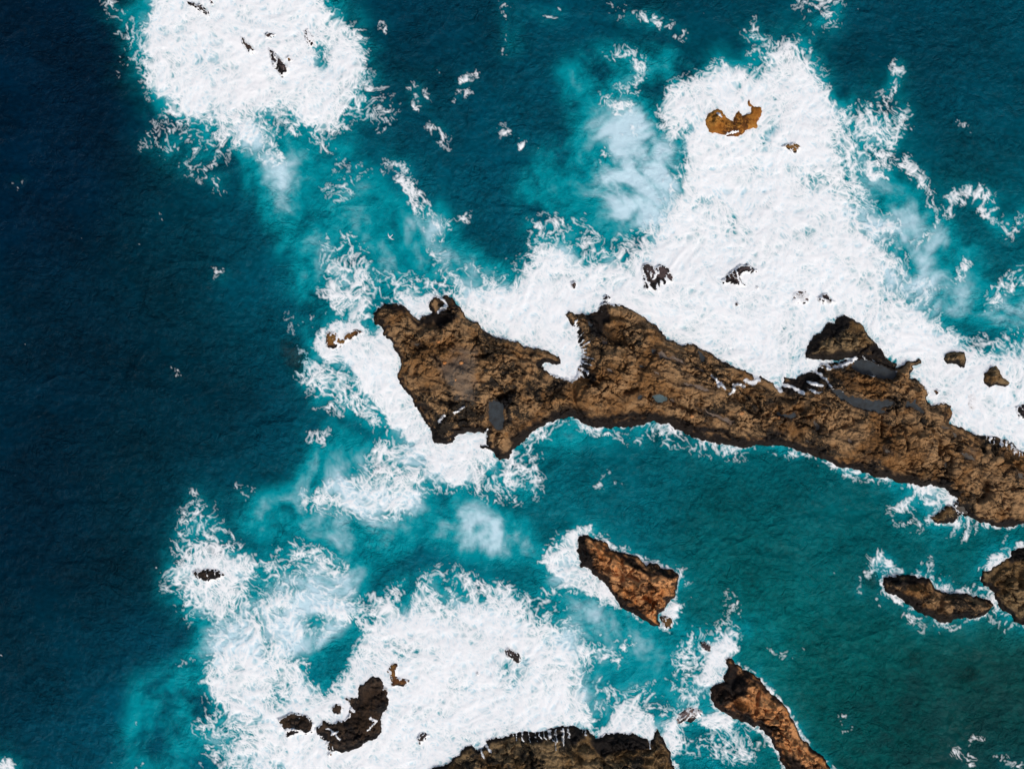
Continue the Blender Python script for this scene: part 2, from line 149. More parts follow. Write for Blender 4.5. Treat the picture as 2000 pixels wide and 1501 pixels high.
FOAM_B = [ # softer
 (1.08,[(300,-80),(290,20),(283,60),(280,100),(292,150),(330,190),(365,215),(385,238),(396,240),(404,220),(430,226),(480,220),(520,206),(545,210),(575,233),(620,243),(660,235),(690,200),(700,160),(706,120),(697,80),(680,55),(650,30),(620,5),(590,-30),(580,-80)]),
 (.46,[(590,-40),(650,10),(705,60),(722,125),(715,190),(690,240),(640,260),(600,250),(680,180),(680,90),(620,30)]),(.40,[(270,60),(300,60),(300,160),(390,240),(360,260),(300,200),(270,130)]),(.42,[(1285,200),(1330,150),(1400,120),(1480,120),(1470,150),(1400,150),(1320,210),(1330,330),(1330,430),(1290,400),(1310,300)]),(.42,[(1640,330),(1700,420),(1760,520),(1800,600),(1860,640),(1800,650),(1700,560),(1640,430)]),(.38,[(690,1180),(780,1120),(900,1100),(1010,1140),(1110,1160),(1160,1300),(1130,1330),(1080,1230),(960,1160),(800,1160)]),
 (1.06,[(1298,215),(1310,190),(1335,160),(1370,145),(1420,133),(1455,150),(1480,170),(1500,130),(1520,90),(1555,105),(1590,150),(1625,190),(1640,235),(1625,290),(1635,330),(1625,370),(1655,410),(1690,460),(1720,510),(1720,620),(1760,700),(1690,650),(1650,600),(1600,650),(1575,705),(1520,760),(1440,730),(1300,670),(1180,600),(1130,610),(1140,700),(1115,750),(1060,730),(1010,675),(950,650),(900,610),(885,565),(960,578),(1015,555),(1035,520),(1060,485),(1095,466),(1130,490),(1145,530),(1200,535),(1250,515),(1275,480),(1300,430),(1320,370),(1335,320),(1315,270)]),
 (1.06,[(1690,600),(1760,590),(1820,640),(1880,675),(1920,705),(2000,690),(2240,680),(2240,990),(2000,890),(1960,862),(1900,850),(1855,835),(1850,790),(1820,790),(1800,750),(1770,725),(1740,705)]),
 (.56,[(1620,190),(1690,200),(1730,160),(1755,130),(1758,180),(1735,225),(1765,240),(1755,285),(1730,300),(1722,345),(1690,355),(1690,400),(1740,410),(1780,430),(1730,470),(1760,500),(1800,530),(1825,560),(1835,610),(1880,640),(1930,650),(2030,640),(2030,700),(1800,650),(1700,520),(1640,400)]),
 (.40,[(1530,-40),(1640,-40),(1642,20),(1650,65),(1610,75),(1580,40),(1555,20)]),
 (.42,[(1445,60),(1480,40),(1500,90),(1560,60),(1590,80),(1600,130),(1560,110),(1500,140),(1460,140)]),
 (.52,[(1033,430),(1080,412),(1120,420),(1180,440),(1230,460),(1280,420),(1320,440),(1260,520),(1140,535),(1120,490),(1060,480),(1030,530),(1000,570),(960,585),(900,560),(880,565),(850,545),(880,510),(930,520),(1000,545)]),
 (.56,[(615,485),(650,447),(690,452),(722,480),(715,510),(745,535),(800,540),(850,530),(880,560),(840,580),(790,600),(740,590),(722,625),(690,640),(640,605),(620,570),(640,530)]),
 (.36,[(540,585),(560,610),(600,595),(625,640),(600,665),(560,640)]),
 (.38,[(585,640),(615,650),(620,720),(600,770),(570,750),(600,700)]),
 (.57,[(600,690),(625,715),(670,715),(705,740),(770,830),(740,845),(700,835),(640,800),(590,770),(585,730)]),
 (.70,[(740,850),(850,870),(960,905),(988,960),(968,995),(930,958),(880,950),(830,965),(800,1000),(740,1015),(690,1002),(640,1000),(590,985),(583,960),(640,940),(700,922),(735,885)]),
 (.44,[(965,895),(1030,875),(1065,940),(1062,975),(1000,990),(975,940)]),
 (.6,[(690,1245),(695,1210),(740,1165),(800,1138),(850,1120),(900,1128),(950,1150),(1000,1168),(1050,1165),(1080,1200),(1115,1260),(1150,1320),(1140,1330),(1000,1260),(800,1230)]),
 (1.02,[(670,1300),(700,1250),(760,1212),(830,1200),(900,1185),(960,1195),(1020,1210),(1060,1240),(1105,1300),(1145,1370),(1150,1425),(1100,1425),(1000,1435),(920,1460),(880,1490),(830,1540),(600,1540),(560,1490),(500,1470),(520,1420),(600,1380),(660,1350)]),
 (.90,[(395,1310),(450,1275),(550,1285),(605,1300),(630,1345),(700,1330),(690,1380),(600,1400),(520,1400),(440,1380),(390,1360)]),
 (.72,[(440,1380),(540,1400),(600,1440),(640,1490),(600,1560),(440,1560),(430,1480),(450,1440)]),
 (.55,[(385,1410),(430,1398),(445,1480),(410,1500),(385,1440)]),
 (.82,[(352,1120),(370,1085),(410,1062),(450,1080),(485,1100),(495,1130),(475,1160),(450,1190),(425,1205),(395,1185),(365,1180),(352,1150)]),
 (.47,[(322,1160),(312,1120),(340,1070),(332,1045),(360,995),(400,975),(430,1010),(480,1070),(520,1110),(505,1180),(430,1228),(370,1232),(342,1200)]),
 (.27,[(375,935),(405,945),(400,1000),(350,1010),(350,970)]),
 (.56,[(495,1080),(560,1052),(620,1068),(690,1110),(705,1160),(665,1230),(600,1265),(500,1275),(400,1290),(390,1250),(420,1230),(490,1190),(560,1150)]),
 (.52,[(385,238),(420,225),(480,226),(530,213),(545,250),(560,290),(560,330),(520,320),(490,300),(460,288),(430,292)]),
 (.33,[(262,290),(290,240),(340,235),(395,250),(430,290),(455,330),(445,380),(400,372),(370,350),(330,320)]),
 (.33,[(195,-40),(245,-10),(285,30),(285,110),(262,140),(225,195),(238,90),(200,50)]),
 (.30,[(600,340),(680,285),(760,310),(800,320),(740,345),(700,385),(650,400)]),
 (.30,[(645,250),(692,258),(702,300),(660,322),(560,270),(600,255)]),
 (.26,[(720,150),(780,190),(780,250),(720,240),(700,200)]),
 (.44,[(1040,1105),(1065,1050),(1110,1020),(1165,1020),(1200,1060),(1150,1060),(1220,1200),(1140,1185),(1070,1140)]),
 (.33,[(1395,1150),(1440,1160),(1462,1200),(1445,1240),(1415,1225),(1425,1180)]),
 (.45,[(1325,1262),(1380,1225),(1445,1230),(1385,1400),(1310,1385),(1295,1330)]),
 (.44,[(1370,1430),(1450,1408),(1492,1450),(1482,1485),(1400,1485),(1345,1455)]),
 (.45,[(1150,1400),(1230,1350),(1290,1330),(1360,1350),(1340,1490),(1310,1480),(1290,1400)]),
 (.36,[(1130,1230),(1180,1230),(1220,1270),(1210,1310),(1170,1290)]),
 (.62,[(1930,1195),(1978,1203),(1972,1228),(1930,1232),(1912,1225)]),
 (.40,[(1720,1010),(1740,975),(1800,1010),(1880,1020),(1880,1040),(1780,1035)]),
 (.33,[(1450,1170),(1420,1120),(1440,1100)]),
 (.40,[(1030,880),(1060,850),(1110,825),(1160,845),(1230,840),(1290,832),(1340,855),(1420,880),(1540,880),(1540,900),(1420,900),(1330,880),(1280,865),(1200,865),(1120,850),(1060,880),(1035,905)]),
 (.4,[(1330,1100),(1350,1130),(1345,1180),(1325,1180),(1325,1140)]),
]
FOAM_CUT = [(.30,12,[(1318,300),(1335,250),(1338,330),(1322,380)]),(.32,14,[(1480,270),(1510,260),(1500,290)]),(.28,16,[(1560,330),(1600,340),(1590,370)]),(.30,16,[(1480,330),(1500,310),(1490,350)]),(.25,20,[(1350,400),(1400,380),(1420,420)]),(.24,18,[(380,110),(420,90),(410,130)]),(.22,16,[(330,60),(350,50),(345,90)]),(.25,18,[(760,1260),(800,1240),(790,1280)]),(.22,20,[(960,1300),(1020,1290),(1000,1340)]),(.28,16,[(600,1330),(640,1320),(630,1350)]),(.26,18,[(860,990),(900,985),(890,1010)]),(.24,14,[(1140,560),(1180,555),(1170,580)]),(.3,16,[(1070,470),(1120,460),(1140,500),(1100,480)]),(.55,10,[(614,95),(632,98),(642,116),(620,132),(610,118)]),(.6,8,[(1342,220),(1350,215),(1358,235),(1352,258),(1344,255)]),(.35,14,[(540,1325),(565,1335),(550,1375),(535,1365)]),
 (.2,14,[(1080,505),(1110,505),(1108,530),(1082,530)]),(.35,12,[(640,1260),(690,1230),(670,1300),(640,1310)]),(.22,12,[(880,1330),(920,1320),(930,1345),(880,1350)]),(.25,14,[(930,895),(960,890),(950,935),(930,930)]),(.22,12,[(1380,425),(1420,430),(1470,480),(1400,470)]),
 (.5,6,[(1775,985),(1800,968),(1825,965),(1795,985),(1780,998)])]
STROKES = [ # value, width, points
 (.8,7,[(1750,130),(1747,165),(1735,200),(1730,215)]),(.85,11,[(1762,232),(1755,260),(1735,278),(1718,300)]),(.75,9,[(1730,300),(1722,340),(1700,345)]),
 (.8,8,[(1768,315),(1790,345),(1808,365),(1822,398)]),(.85,9,[(1860,395),(1880,380),(1905,377),(1922,390),(1935,420),(1950,447)]),(.7,9,[(1860,395),(1850,422),(1828,442)]),(.85,10,[(2010,412),(1982,430),(1965,455)]),(.6,9,[(1832,450),(1795,478)]),(.8,6,[(1885,520),(1866,555)]),(.5,10,[(1870,555),(1820,580),(1780,570)]),(.75,9,[(2010,530),(1975,548),(1950,568),(1930,600)]),
 (.65,6,[(1478,40),(1480,80),(1455,112),(1465,130)]),(.75,7,[(1193,14),(1205,25),(1220,36),(1245,28),(1265,38),(1290,52),(1310,57),(1335,66)]),(.6,6,[(1040,12),(1062,25),(1060,36),(1105,32)]),(.5,5,[(987,-5),(992,35),(985,70),(992,110)]),
 (.75,8,[(1197,112),(1220,100),(1247,104)]),(.72,8,[(1235,120),(1248,150),(1240,165),(1215,172),(1190,175),(1177,190),(1190,205),(1215,212),(1240,203)]),(.5,8,[(1185,265),(1210,262),(1240,258)]),(.6,7,[(1170,290),(1180,305),(1195,310)]),
 (.9,8,[(783,325),(790,355),(805,380),(800,392)]),(.7,10,[(803,395),(830,405),(845,425),(855,465),(861,520)]),(.6,7,[(845,420),(870,440),(895,430),(903,420)]),
 (.75,4,[(858,145),(865,134),(873,138)]),(.8,4,[(908,154),(916,146),(926,138)]),(.8,4,[(893,190),(900,182),(912,184)]),(.8,4,[(828,182),(837,188)]),(.6,5,[(744,48),(748,60),(752,62)]),(.7,4,[(735,250),(746,244)]),(.5,9,[(850,245),(862,258),(868,275)]),(.6,5,[(800,170),(802,190),(808,208),(815,210)]),(.5,5,[(975,250),(980,262),(974,270)]),(.9,4,[(1015,281),(1023,277)]),
 (.95,6,[(606,849),(620,858),(640,848)]),(.5,5,[(340,728),(345,732)]),(.6,7,[(1180,920),(1172,942),(1162,938)]),(.6,6,[(1172,945),(1188,952)]),(.4,4,[(1200,938),(1203,944)]),
 (.62,7,[(1035,868),(1060,846),(1100,824),(1130,830),(1160,843),(1200,843),(1240,838),(1280,829),(1310,835),(1345,853),(1380,865),(1420,876),(1460,882),(1500,876),(1545,880)]),(.45,5,[(1560,890),(1600,903),(1640,920),(1700,937),(1760,950)]),(.85,5,[(1690,925),(1705,931),(1722,934)]),
 (.85,7,[(1872,1012),(1895,1018),(1895,1035),(1884,1048)]),(.75,9,[(1708,1100),(1725,1092),(1745,1108),(1785,1120)]),(.5,5,[(1678,1150),(1688,1122),(1715,1116)]),(.55,6,[(1673,1165),(1700,1168),(1722,1165)]),(.52,8,[(1780,1205),(1810,1222),(1840,1232),(1865,1220)]),(.72,9,[(1838,1128),(1852,1146),(1885,1156),(1915,1150)]),(.95,9,[(1912,1142),(1930,1165),(1938,1174)]),(.5,6,[(1817,1090),(1820,1125)]),(.6,5,[(1960,1052),(1964,1075)]),(.45,5,[(1590,1100),(1620,1118)]),(.4,6,[(1500,1275),(1560,1275)]),
 (.6,7,[(1195,1070),(1230,1086),(1262,1100),(1290,1106)]),(.6,6,[(1325,1108),(1342,1130),(1335,1160)]),(.45,6,[(1640,1400),(1655,1415),(1650,1425)]),(.5,6,[(1865,1462),(1890,1480),(1905,1490)]),(.6,7,[(1950,1480),(1975,1492),(2000,1490)]),(.5,4,[(1900,1445),(1915,1442)]),
 (.75,8,[(1205,1255),(1215,1262),(1245,1258)]),(.85,7,[(1185,1285),(1205,1290),(1212,1297)]),(.7,9,[(1180,1335),(1192,1345)]),(.5,7,[(465,955),(490,960),(485,965)]),(.5,5,[(480,962),(470,975)]),(.6,4,[(265,1490),(275,1493)]),(.5,4,[(215,1485),(220,1495)]),(.6,3,[(253,1408),(258,1412)]),
 (.5,6,[(355,1290),(380,1275),(400,1260)]),(.55,6,[(1000,1390),(1015,1400)]),(.6,3,[(1863,241),(1872,243)]),(.6,3,[(1882,248),(1896,248)]),(.4,3,[(30,352),(52,353)]),(.5,3,[(305,418),(310,421)]),(.5,6,[(420,535),(432,530),(440,540)]),
 (.62,7,[(695,1370),(700,1390)]),(.6,6,[(630,275),(645,300),(665,305),(690,300)]),(.5,7,[(560,245),(580,262),(600,285)]),
]
# thin water running over rock: value, width, points
RUNOFF = [(.95,9,[(1080,724),(1100,732),(1115,738),(1126,730)]),(.8,3,[(1120,720),(1140,735)]),(.75,3,[(1062,712),(1080,726)]),
 (.85,3.5,[(853,577),(866,586),(873,598),(868,606)]),(.8,4,[(872,596),(862,604),(857,610)]),(.8,3.5,[(906,795),(897,801),(888,805)]),(.9,4,[(868,812),(862,817),(858,822)]),(.6,2.5,[(953,836),(949,845)]),
 (.9,3.5,[(1388,733),(1398,745),(1400,755)]),(.85,3.5,[(1404,748),(1410,758)]),(.9,3.5,[(1420,768),(1428,765),(1430,757)]),(.75,4,[(1430,752),(1440,750),(1450,754)]),(.9,5,[(1455,743),(1468,748),(1480,742),(1474,733)]),(.85,4,[(1517,755),(1524,764)]),
 (.9,4,[(1530,752),(1545,755),(1555,762),(1564,767)]),(.85,4,[(1576,745),(1588,750),(1600,753)]),(.7,3.5,[(1590,723),(1602,733),(1612,745),(1616,755)]),(.7,5,[(1578,708),(1595,706),(1612,710),(1618,720)]),(.75,5,[(1628,716),(1645,714),(1655,708),(1668,701)]),(.6,3,[(1576,700),(1590,712),(1605,716)]),(.5,3,[(1575,760),(1590,767),(1600,765)]),
 (.45,2.5,[(1683,695),(1695,708),(1688,725),(1700,735),(1710,728)]),(.5,2.5,[(1700,708),(1720,722),(1735,727),(1750,726)]),(.45,2.5,[(1690,730),(1715,715),(1740,735)]),(.5,2.5,[(1720,735),(1745,728)]),(.45,2.5,[(1620,760),(1640,765),(1632,772)]),
 (.7,3,[(1277,522),(1282,535),(1275,545)]),(.8,4,[(1300,545),(1310,555),(1322,566)]),(.75,3,[(1290,550),(1297,565)]),(.7,3,[(1283,556),(1285,572)]),(.6,3,[(1262,548),(1270,566)]),
 (.7,3,[(1437,530),(1443,548),(1450,560)]),(.5,4,[(1550,575),(1560,580),(1555,590)]),(.5,3,[(1600,582),(1610,585),(1618,590)]),
 (.6,3,[(1268,1446),(1269,1460)]),(.6,3,[(940,1465),(946,1480)]),(.7,3,[(950,1455),(958,1465)]),
 (.6,2.5,[(1300,1425),(1303,1445)]),(.6,2.5,[(1322,1408),(1335,1400),(1345,1390)]),(.6,2.5,[(1330,1412),(1345,1400),(1355,1388)]),(.6,2.5,[(1340,1385),(1355,1395),(1362,1400)]),
 (.6,3,[(640,1420),(655,1428),(665,1440)]),(.5,3,[(650,1432),(662,1425)]),(.7,4,[(683,1380),(692,1386)]),(.6,4,[(725,1400),(735,1405),(722,1420)]),(.7,3,[(612,1405),(617,1425)]),(.6,3,[(562,1425),(575,1420),(590,1425)]),
 (.6,2.5,[(600,60),(608,78)]),(.55,2.5,[(606,60),(612,82)]),(.5,2.5,[(535,108),(542,118),(540,128)]),(.6,3,[(533,120),(540,130)]),(.6,3,[(660,655),(655,668),(665,672)]),(.5,2.5,[(1895,775),(1898,795)]),(.5,2.5,[(1890,785),(1893,800)]),
 (.6,3,[(1955,858),(1950,866)]),(.6,3,[(1965,862),(1962,870)]),(.6,3,[(1975,868),(1973,876)]),(.6,3,[(1985,874),(1984,882)]),(.5,3,[(1935,852),(1930,858)]),(.45,2.4,[(1840,985),(1835,1000)]),(.5,2.4,[(1830,990),(1822,1008)]),
 (.6,3,[(1400,222),(1408,230)]),(.6,4,[(1455,212),(1462,222)]),(.6,3,[(1420,262),(1440,258)]),
]
random.seed(21)
for i in range(34):          # the wave bursting over the notch: thin streaks fanning out over the rock
    th = math.radians(random.uniform(-62, 28)); r0 = 44+random.uniform(-4, 6); r1 = r0+random.uniform(6, 24); bend = random.uniform(-.10, .10)
    RUNOFF.append((random.uniform(.45, .85), random.uniform(1.2, 2.3), [(1088+r*math.cos(th+bend*(r-r0)/20), 694+r*1.12*math.sin(th+bend*(r-r0)/20)) for r in (r0-6, (r0+r1)/2, r1)]))
for i in range(30):          # runnels down the bottom shelf
    x = random.choice([random.gauss(1085, 14), random.uniform(960, 1150), random.uniform(1000, 1120)]); y0 = 1424+abs(x-1107)*.07; L = random.uniform(5, 17)*(2 if abs(x-1090) < 12 else 1)
    RUNOFF.append((random.uniform(.4, .75), random.uniform(1.2, 2.2), [(x, y0-3), (x+random.uniform(-1, 3), y0+L*.5), (x+random.uniform(-1, 7), y0+L)]))
for i in range(16):          # and down the far right shore
    u = random.random(); x = 1925+70*u; y = 850+33*u; L = random.uniform(4, 13)
    RUNOFF.append((random.uniform(.4, .75), random.uniform(1.2, 2.0), [(x, y-3), (x-random.uniform(0, 3), y+L)]))
AER = [(.55,[(590,905),(700,870),(740,930),(620,965)]),(.5,[(1060,1060),(1110,1120),(1200,1200),(1300,1265),(1240,1290),(1140,1215),(1050,1130)]),(.5,[(1640,330),(1700,400),(1800,520),(1760,560),(1680,470)]),(.5,[(560,960),(640,920),(650,990),(570,1000)]),
 (.42,[(470,980),(620,930),(760,1010),(900,1010),(1060,1060),(1040,1110),(800,1060),(720,1110),(640,1060),(500,1060)]),(.36,[(540,420),(640,400),(880,420),(900,540),(620,620),(560,560)]),(.5,[(580,910),(720,850),(745,930),(600,965)]),(.36,[(1060,1130),(1240,1180),(1400,1250),(1380,1400),(1180,1420),(1150,1300)]),(.42,[(1650,330),(1760,330),(1900,480),(2010,640),(1850,640),(1700,520)]),(.24,[(260,1310),(400,1260),(420,1500),(220,1510)]),(.3,[(1000,350),(1180,200),(1250,460),(1040,480)]),(.3,[(560,240),(700,280),(780,380),(700,420),(560,400)]),(.3,[(1100,100),(1330,80),(1320,160),(1150,180)]),(.35,[(1010,840),(1250,830),(1480,880),(1480,900),(1240,870),(1040,890)]), # value, points : milky, air filled water
 (.34,[(1080,130),(1200,90),(1290,120),(1270,190),(1180,240),(1120,230)]),(.95,[(1180,215),(1240,205),(1285,235),(1330,280),(1340,420),(1260,460),(1215,440),(1190,400),(1180,350),(1190,290)]),(.5,[(1130,230),(1200,200),(1200,330),(1150,300)]),
 (.85,[(420,230),(500,225),(540,250),(582,330),(575,400),(540,400),(520,330),(470,300)]),(.35,[(470,300),(570,330),(580,420),(500,420)]),(.62,[(790,380),(850,400),(885,470),(875,545),(845,540),(830,450)]),(.30,[(600,370),(800,390),(870,520),(700,530),(620,450)]),(.2,[(520,420),(620,460),(620,600),(560,590)]),
 (.6,[(870,480),(960,510),(1010,560),(900,580),(850,560)]),(.8,[(585,960),(700,925),(840,930),(840,1005),(700,1015),(600,990)]),(.75,[(870,965),(950,980),(1045,1050),(1000,1085),(900,1075),(870,1010)]),(.3,[(440,990),(600,970),(740,1090),(700,1150),(600,1060),(480,1060)]),(.25,[(590,820),(700,830),(720,930),(600,940)]),
 (.85,[(400,1225),(500,1160),(620,1080),(710,1100),(700,1200),(600,1290),(450,1310),(370,1330)]),(.55,[(1170,1165),(1230,1200),(1290,1260),(1220,1270),(1130,1190)]),(.85,[(1060,1190),(1130,1260),(1165,1390),(1150,1420),(1050,1300)]),(.35,[(1200,1240),(1330,1280),(1320,1370),(1200,1370)]),
 (.3,[(1330,1440),(1490,1440),(1490,1510),(1330,1510)]),(.7,[(1930,640),(1945,590),(1970,560),(2030,560),(2030,650)]),(.6,[(1775,490),(1840,445),(1870,455),(1830,500)]),(.75,[(1640,400),(1770,430),(1840,560),(1830,640),(1740,600)]),(.5,[(1550,100),(1680,280),(1740,300),(1740,420),(1640,400)]),
 (.14,[(250,1340),(390,1370),(400,1520),(200,1520)]),(.25,[(980,-20),(1010,10),(1010,120),(985,130)]),(.35,[(620,480),(720,470),(860,560),(700,620)]),(.3,[(1040,430),(1300,440),(1240,540),(1000,560)]),(.2,[(1330,1230),(1450,1200),(1460,1300),(1330,1340)]),(.3,[(1060,1040),(1160,1020),(1130,1090),(1210,1200),(1110,1170)]),(.2,[(1550,1230),(1460,1260),(1450,1160)]),
]
WATER = [(50,50,0,36,58),(100,350,0,36,58),(100,700,0,42,62),(60,1000,0,40,60),(100,1300,0,43,60),(350,500,0,44,61),(400,750,0,42,59),(450,850,0,46,63),(300,1000,0,45,62),(560,600,0,84,108),(560,480,0,72,95),(600,330,0,76,102),(750,150,0,58,80),(850,250,0,62,86),(800,400,0,96,122),(900,60,0,56,80),(1000,320,0,72,96),(1050,100,0,76,100),(1100,250,0,86,112),(1300,60,0,62,84),(1500,40,0,72,94),(1700,60,0,66,88),(1900,200,0,70,92),(1800,180,0,66,88),(1850,350,0,78,98),(1950,480,0,85,105),(700,880,0,88,114),(560,900,0,62,86),(560,1050,0,112,138),(660,1060,0,118,142),(800,1080,0,88,114),(850,1100,0,84,108),(1000,1100,0,108,130),(1150,1000,2,100,120),(1200,950,4,90,110),(1500,950,2,84,100),(1450,1050,4,96,106),(1600,1150,4,86,98),(1700,1050,2,90,102),(1550,1300,2,102,108),(1500,1220,3,104,112),(1700,1250,4,88,92),(1750,1330,12,72,78),(1900,1330,26,84,84),(1830,1420,14,62,68),(1700,1440,6,80,84),(1950,1450,16,58,66),(1250,1350,0,108,132),(200,1400,0,62,88),(250,1480,0,88,114),(330,1450,0,84,110),(1900,1080,4,96,108),(1330,1480,2,100,118),(1100,1150,0,105,125),(440,1000,0,64,86),(640,400,0,104,130),(480,400,0,68,90),(1950,560,0,100,122),(1700,400,0,90,110)]
SUBMERGED = [([(545,670),(575,660),(605,690),(610,730),(580,735),(555,710)],.55),([(1780,1275),(1805,1280),(1800,1300),(1778,1300)],.4),([(1865,1325),(1895,1300),(1905,1315),(1880,1335)],.5),([(1680,1120),(1720,1110),(1730,1150),(1690,1150)],.5),([(1700,1460),(1740,1450),(1745,1480),(1710,1490)],.35),([(1690,1350),(1760,1330),(1850,1380),(1800,1450),(1720,1420)],.22)]
# ---------------------------------------------------------------- noise helpers (numpy)
f4 = np.float32
_rng = np.random.default_rng(11)
_perm = _rng.permutation(256).astype(np.int32); _perm = np.concatenate([_perm, _perm])
_ang = (_rng.random(256)*2*np.pi).astype(f4); _gx = np.cos(_ang); _gy = np.sin(_ang)
_jx = _rng.random(65536).astype(f4); _jy = _rng.random(65536).astype(f4)
def perlin(x, y, seed=0):
    x = np.asarray(x, f4)+f4(seed*17.31); y = np.asarray(y, f4)+f4(seed*5.77)
    fx = np.floor(x); fy = np.floor(y); xi = fx.astype(np.int32) & 255; yi = fy.astype(np.int32) & 255
    u = x-fx; v = y-fy; xj = (xi+1) & 255; yj = (yi+1) & 255
    a = _perm[xi]; b = _perm[xj]
    def dot(h, p, q): return _gx[h]*p+_gy[h]*q
    n00 = dot(_perm[a+yi], u, v); n10 = dot(_perm[b+yi], u-1, v); n01 = dot(_perm[a+yj], u, v-1); n11 = dot(_perm[b+yj], u-1, v-1)
    su = u*u*u*(u*(u*6-15)+10); sv = v*v*v*(v*(v*6-15)+10)
    p = n00+su*(n10-n00); q = n01+su*(n11-n01)
    return (p+sv*(q-p))*f4(1.5)
def fbm(x, y, seed=0, octv=4, gain=.5):
    t = 0; a = 1.0; s = 0
    for k in range(octv):
        t = t+f4(a)*perlin(x*f4(2**k), y*f4(2**k), seed+k*7); s += a; a *= gain
    return t/f4(s)
def ridged(x, y, seed=0, octv=3, gain=.5):
    t = 0; a = 1.0; s = 0
    for k in range(octv):
        t = t+f4(a)*(1-np.abs(perlin(x*f4(2**k), y*f4(2**k), seed+k*7))*f4(1.6)); s += a; a *= gain
    return t/f4(s)
def voronoi(x, y, seed=0, want_id=False):
    x = np.asarray(x, f4); y = np.asarray(y, f4)
    fx = np.floor(x); fy = np.floor(y); u = x-fx; v = y-fy; xi = fx.astype(np.int32); yi = fy.astype(np.int32)
    d1 = np.full(x.shape, 9, f4); d2 = d1.copy(); cid = np.zeros(x.shape, np.int32)
    for i in (-1, 0, 1):
        for j in (-1, 0, 1):
            h = ((xi+i)*7919+(yi+j)*104729+seed*3571) & 65535
            d = (i+_jx[h]-u)**2+(j+_jy[h]-v)**2
            n = d < d1
            d2 = np.where(n, d1, np.minimum(d2, d)); cid = np.where(n, h, cid); d1 = np.where(n, d, d1)
    d1 = np.sqrt(d1); d2 = np.sqrt(d2)
    return (d1, d2, cid) if want_id else (d1, d2)
def sstep(a, b, x):
    t = np.clip((x-a)/(b-a), 0, 1); return t*t*(3-2*t)
def inside(px, py, poly):
    r = np.zeros(px.shape, bool); n = len(poly)
    for i in range(n):
        x0, y0 = poly[i]; x1, y1 = poly[(i+1) % n]
        if y0 == y1: continue
        r ^= ((py >= min(y0, y1)) & (py < max(y0, y1))) & (px < x0+(py-y0)*((x1-x0)/(y1-y0)))
    return r
def seg_dist(px, py, pts, closed=False):
    d = np.full(px.shape, 1e9, f4); n = len(pts)
    for i in range(n if closed else n-1):
        x0, y0 = pts[i]; x1, y1 = pts[(i+1) % n]; dx = x1-x0; dy = y1-y0
        t = np.clip(((px-x0)*dx+(py-y0)*dy)/max(dx*dx+dy*dy, 1e-6), 0, 1)
        d = np.minimum(d, (px-x0-t*dx)**2+(py-y0-t*dy)**2)
    return np.sqrt(d)
def signed(px, py, poly):
    d = seg_dist(px, py, poly, True); return np.where(inside(px, py, poly), d, -d)

# ---------------------------------------------------------------- the plan grid: foam and rock share it
ST = 1.5
GX = np.arange(-150, 2151, ST).astype(f4); GY = np.arange(-150, 1651, ST).astype(f4)
X, Y = np.meshgrid(GX, GY); NY, NX = X.shape
def blur(a, sig):
    s = sig/ST
    fy = np.fft.fftfreq(NY); fx = np.fft.rfftfreq(NX)
    k = np.exp(-2*(np.pi*s)**2*(fy[:, None]**2+fx[None, :]**2))
    return np.fft.irfft2(np.fft.rfft2(a)*k, s=(NY, NX)).astype(f4)
def window(pts, pad):
    a = np.array(pts); x0, y0 = a.min(0)-pad; x1, y1 = a.max(0)+pad
    i0 = max(0, int((x0-GX[0])/ST)); i1 = min(NX, int((x1-GX[0])/ST)+2); j0 = max(0, int((y0-GY[0])/ST)); j1 = min(NY, int((y1-GY[0])/ST)+2)
    return (slice(j0, max(j0, j1)), slice(i0, max(i0, i1)))

# flow: repeated swirling displacement that pulls foam into threads
def advect(px, py, scales, seed):
    for L, A in scales:
        psi = perlin(px/f4(L), py/f4(L), seed)*f4(L); seed += 3
        gy, gx = np.gradient(psi, ST)
        px = px+f4(A)*gy; py = py-f4(A)*gx
    return px.astype(f4), py.astype(f4)
AX, AY = advect(X, Y, ((240, 12), (110, 5), (48, 2.2), (22, .8)), 1)
AX2 = X+f4(.30)*(AX-X)+f4(11)*perlin(X/75, Y/75, 131)+f4(5)*perlin(X/38, Y/38, 133); AY2 = Y+f4(.30)*(AY-Y)+f4(11)*perlin(X/75, Y/75, 135)+f4(5)*perlin(X/38, Y/38, 137)      # finer net
AX2 = AX2+f4(3.6)*perlin(X/24, Y/24, 141)+f4(1.5)*perlin(X/11, Y/11, 143)+f4(.6)*perlin(X/5.5, Y/5.5, 145)
AY2 = AY2+f4(3.6)*perlin(X/24, Y/24, 151)+f4(1.5)*perlin(X/11, Y/11, 153)+f4(.6)*perlin(X/5.5, Y/5.5, 155)
WX = X+f4(9)*perlin(X/60, Y/60, 3)+f4(6)*perlin(X/22, Y/22, 5)+f4(3.5)*perlin(X/9, Y/9, 8)
WY = Y+f4(9)*perlin(X/60, Y/60, 13)+f4(6)*perlin(X/22, Y/22, 15)+f4(3.5)*perlin(X/9, Y/9, 18)

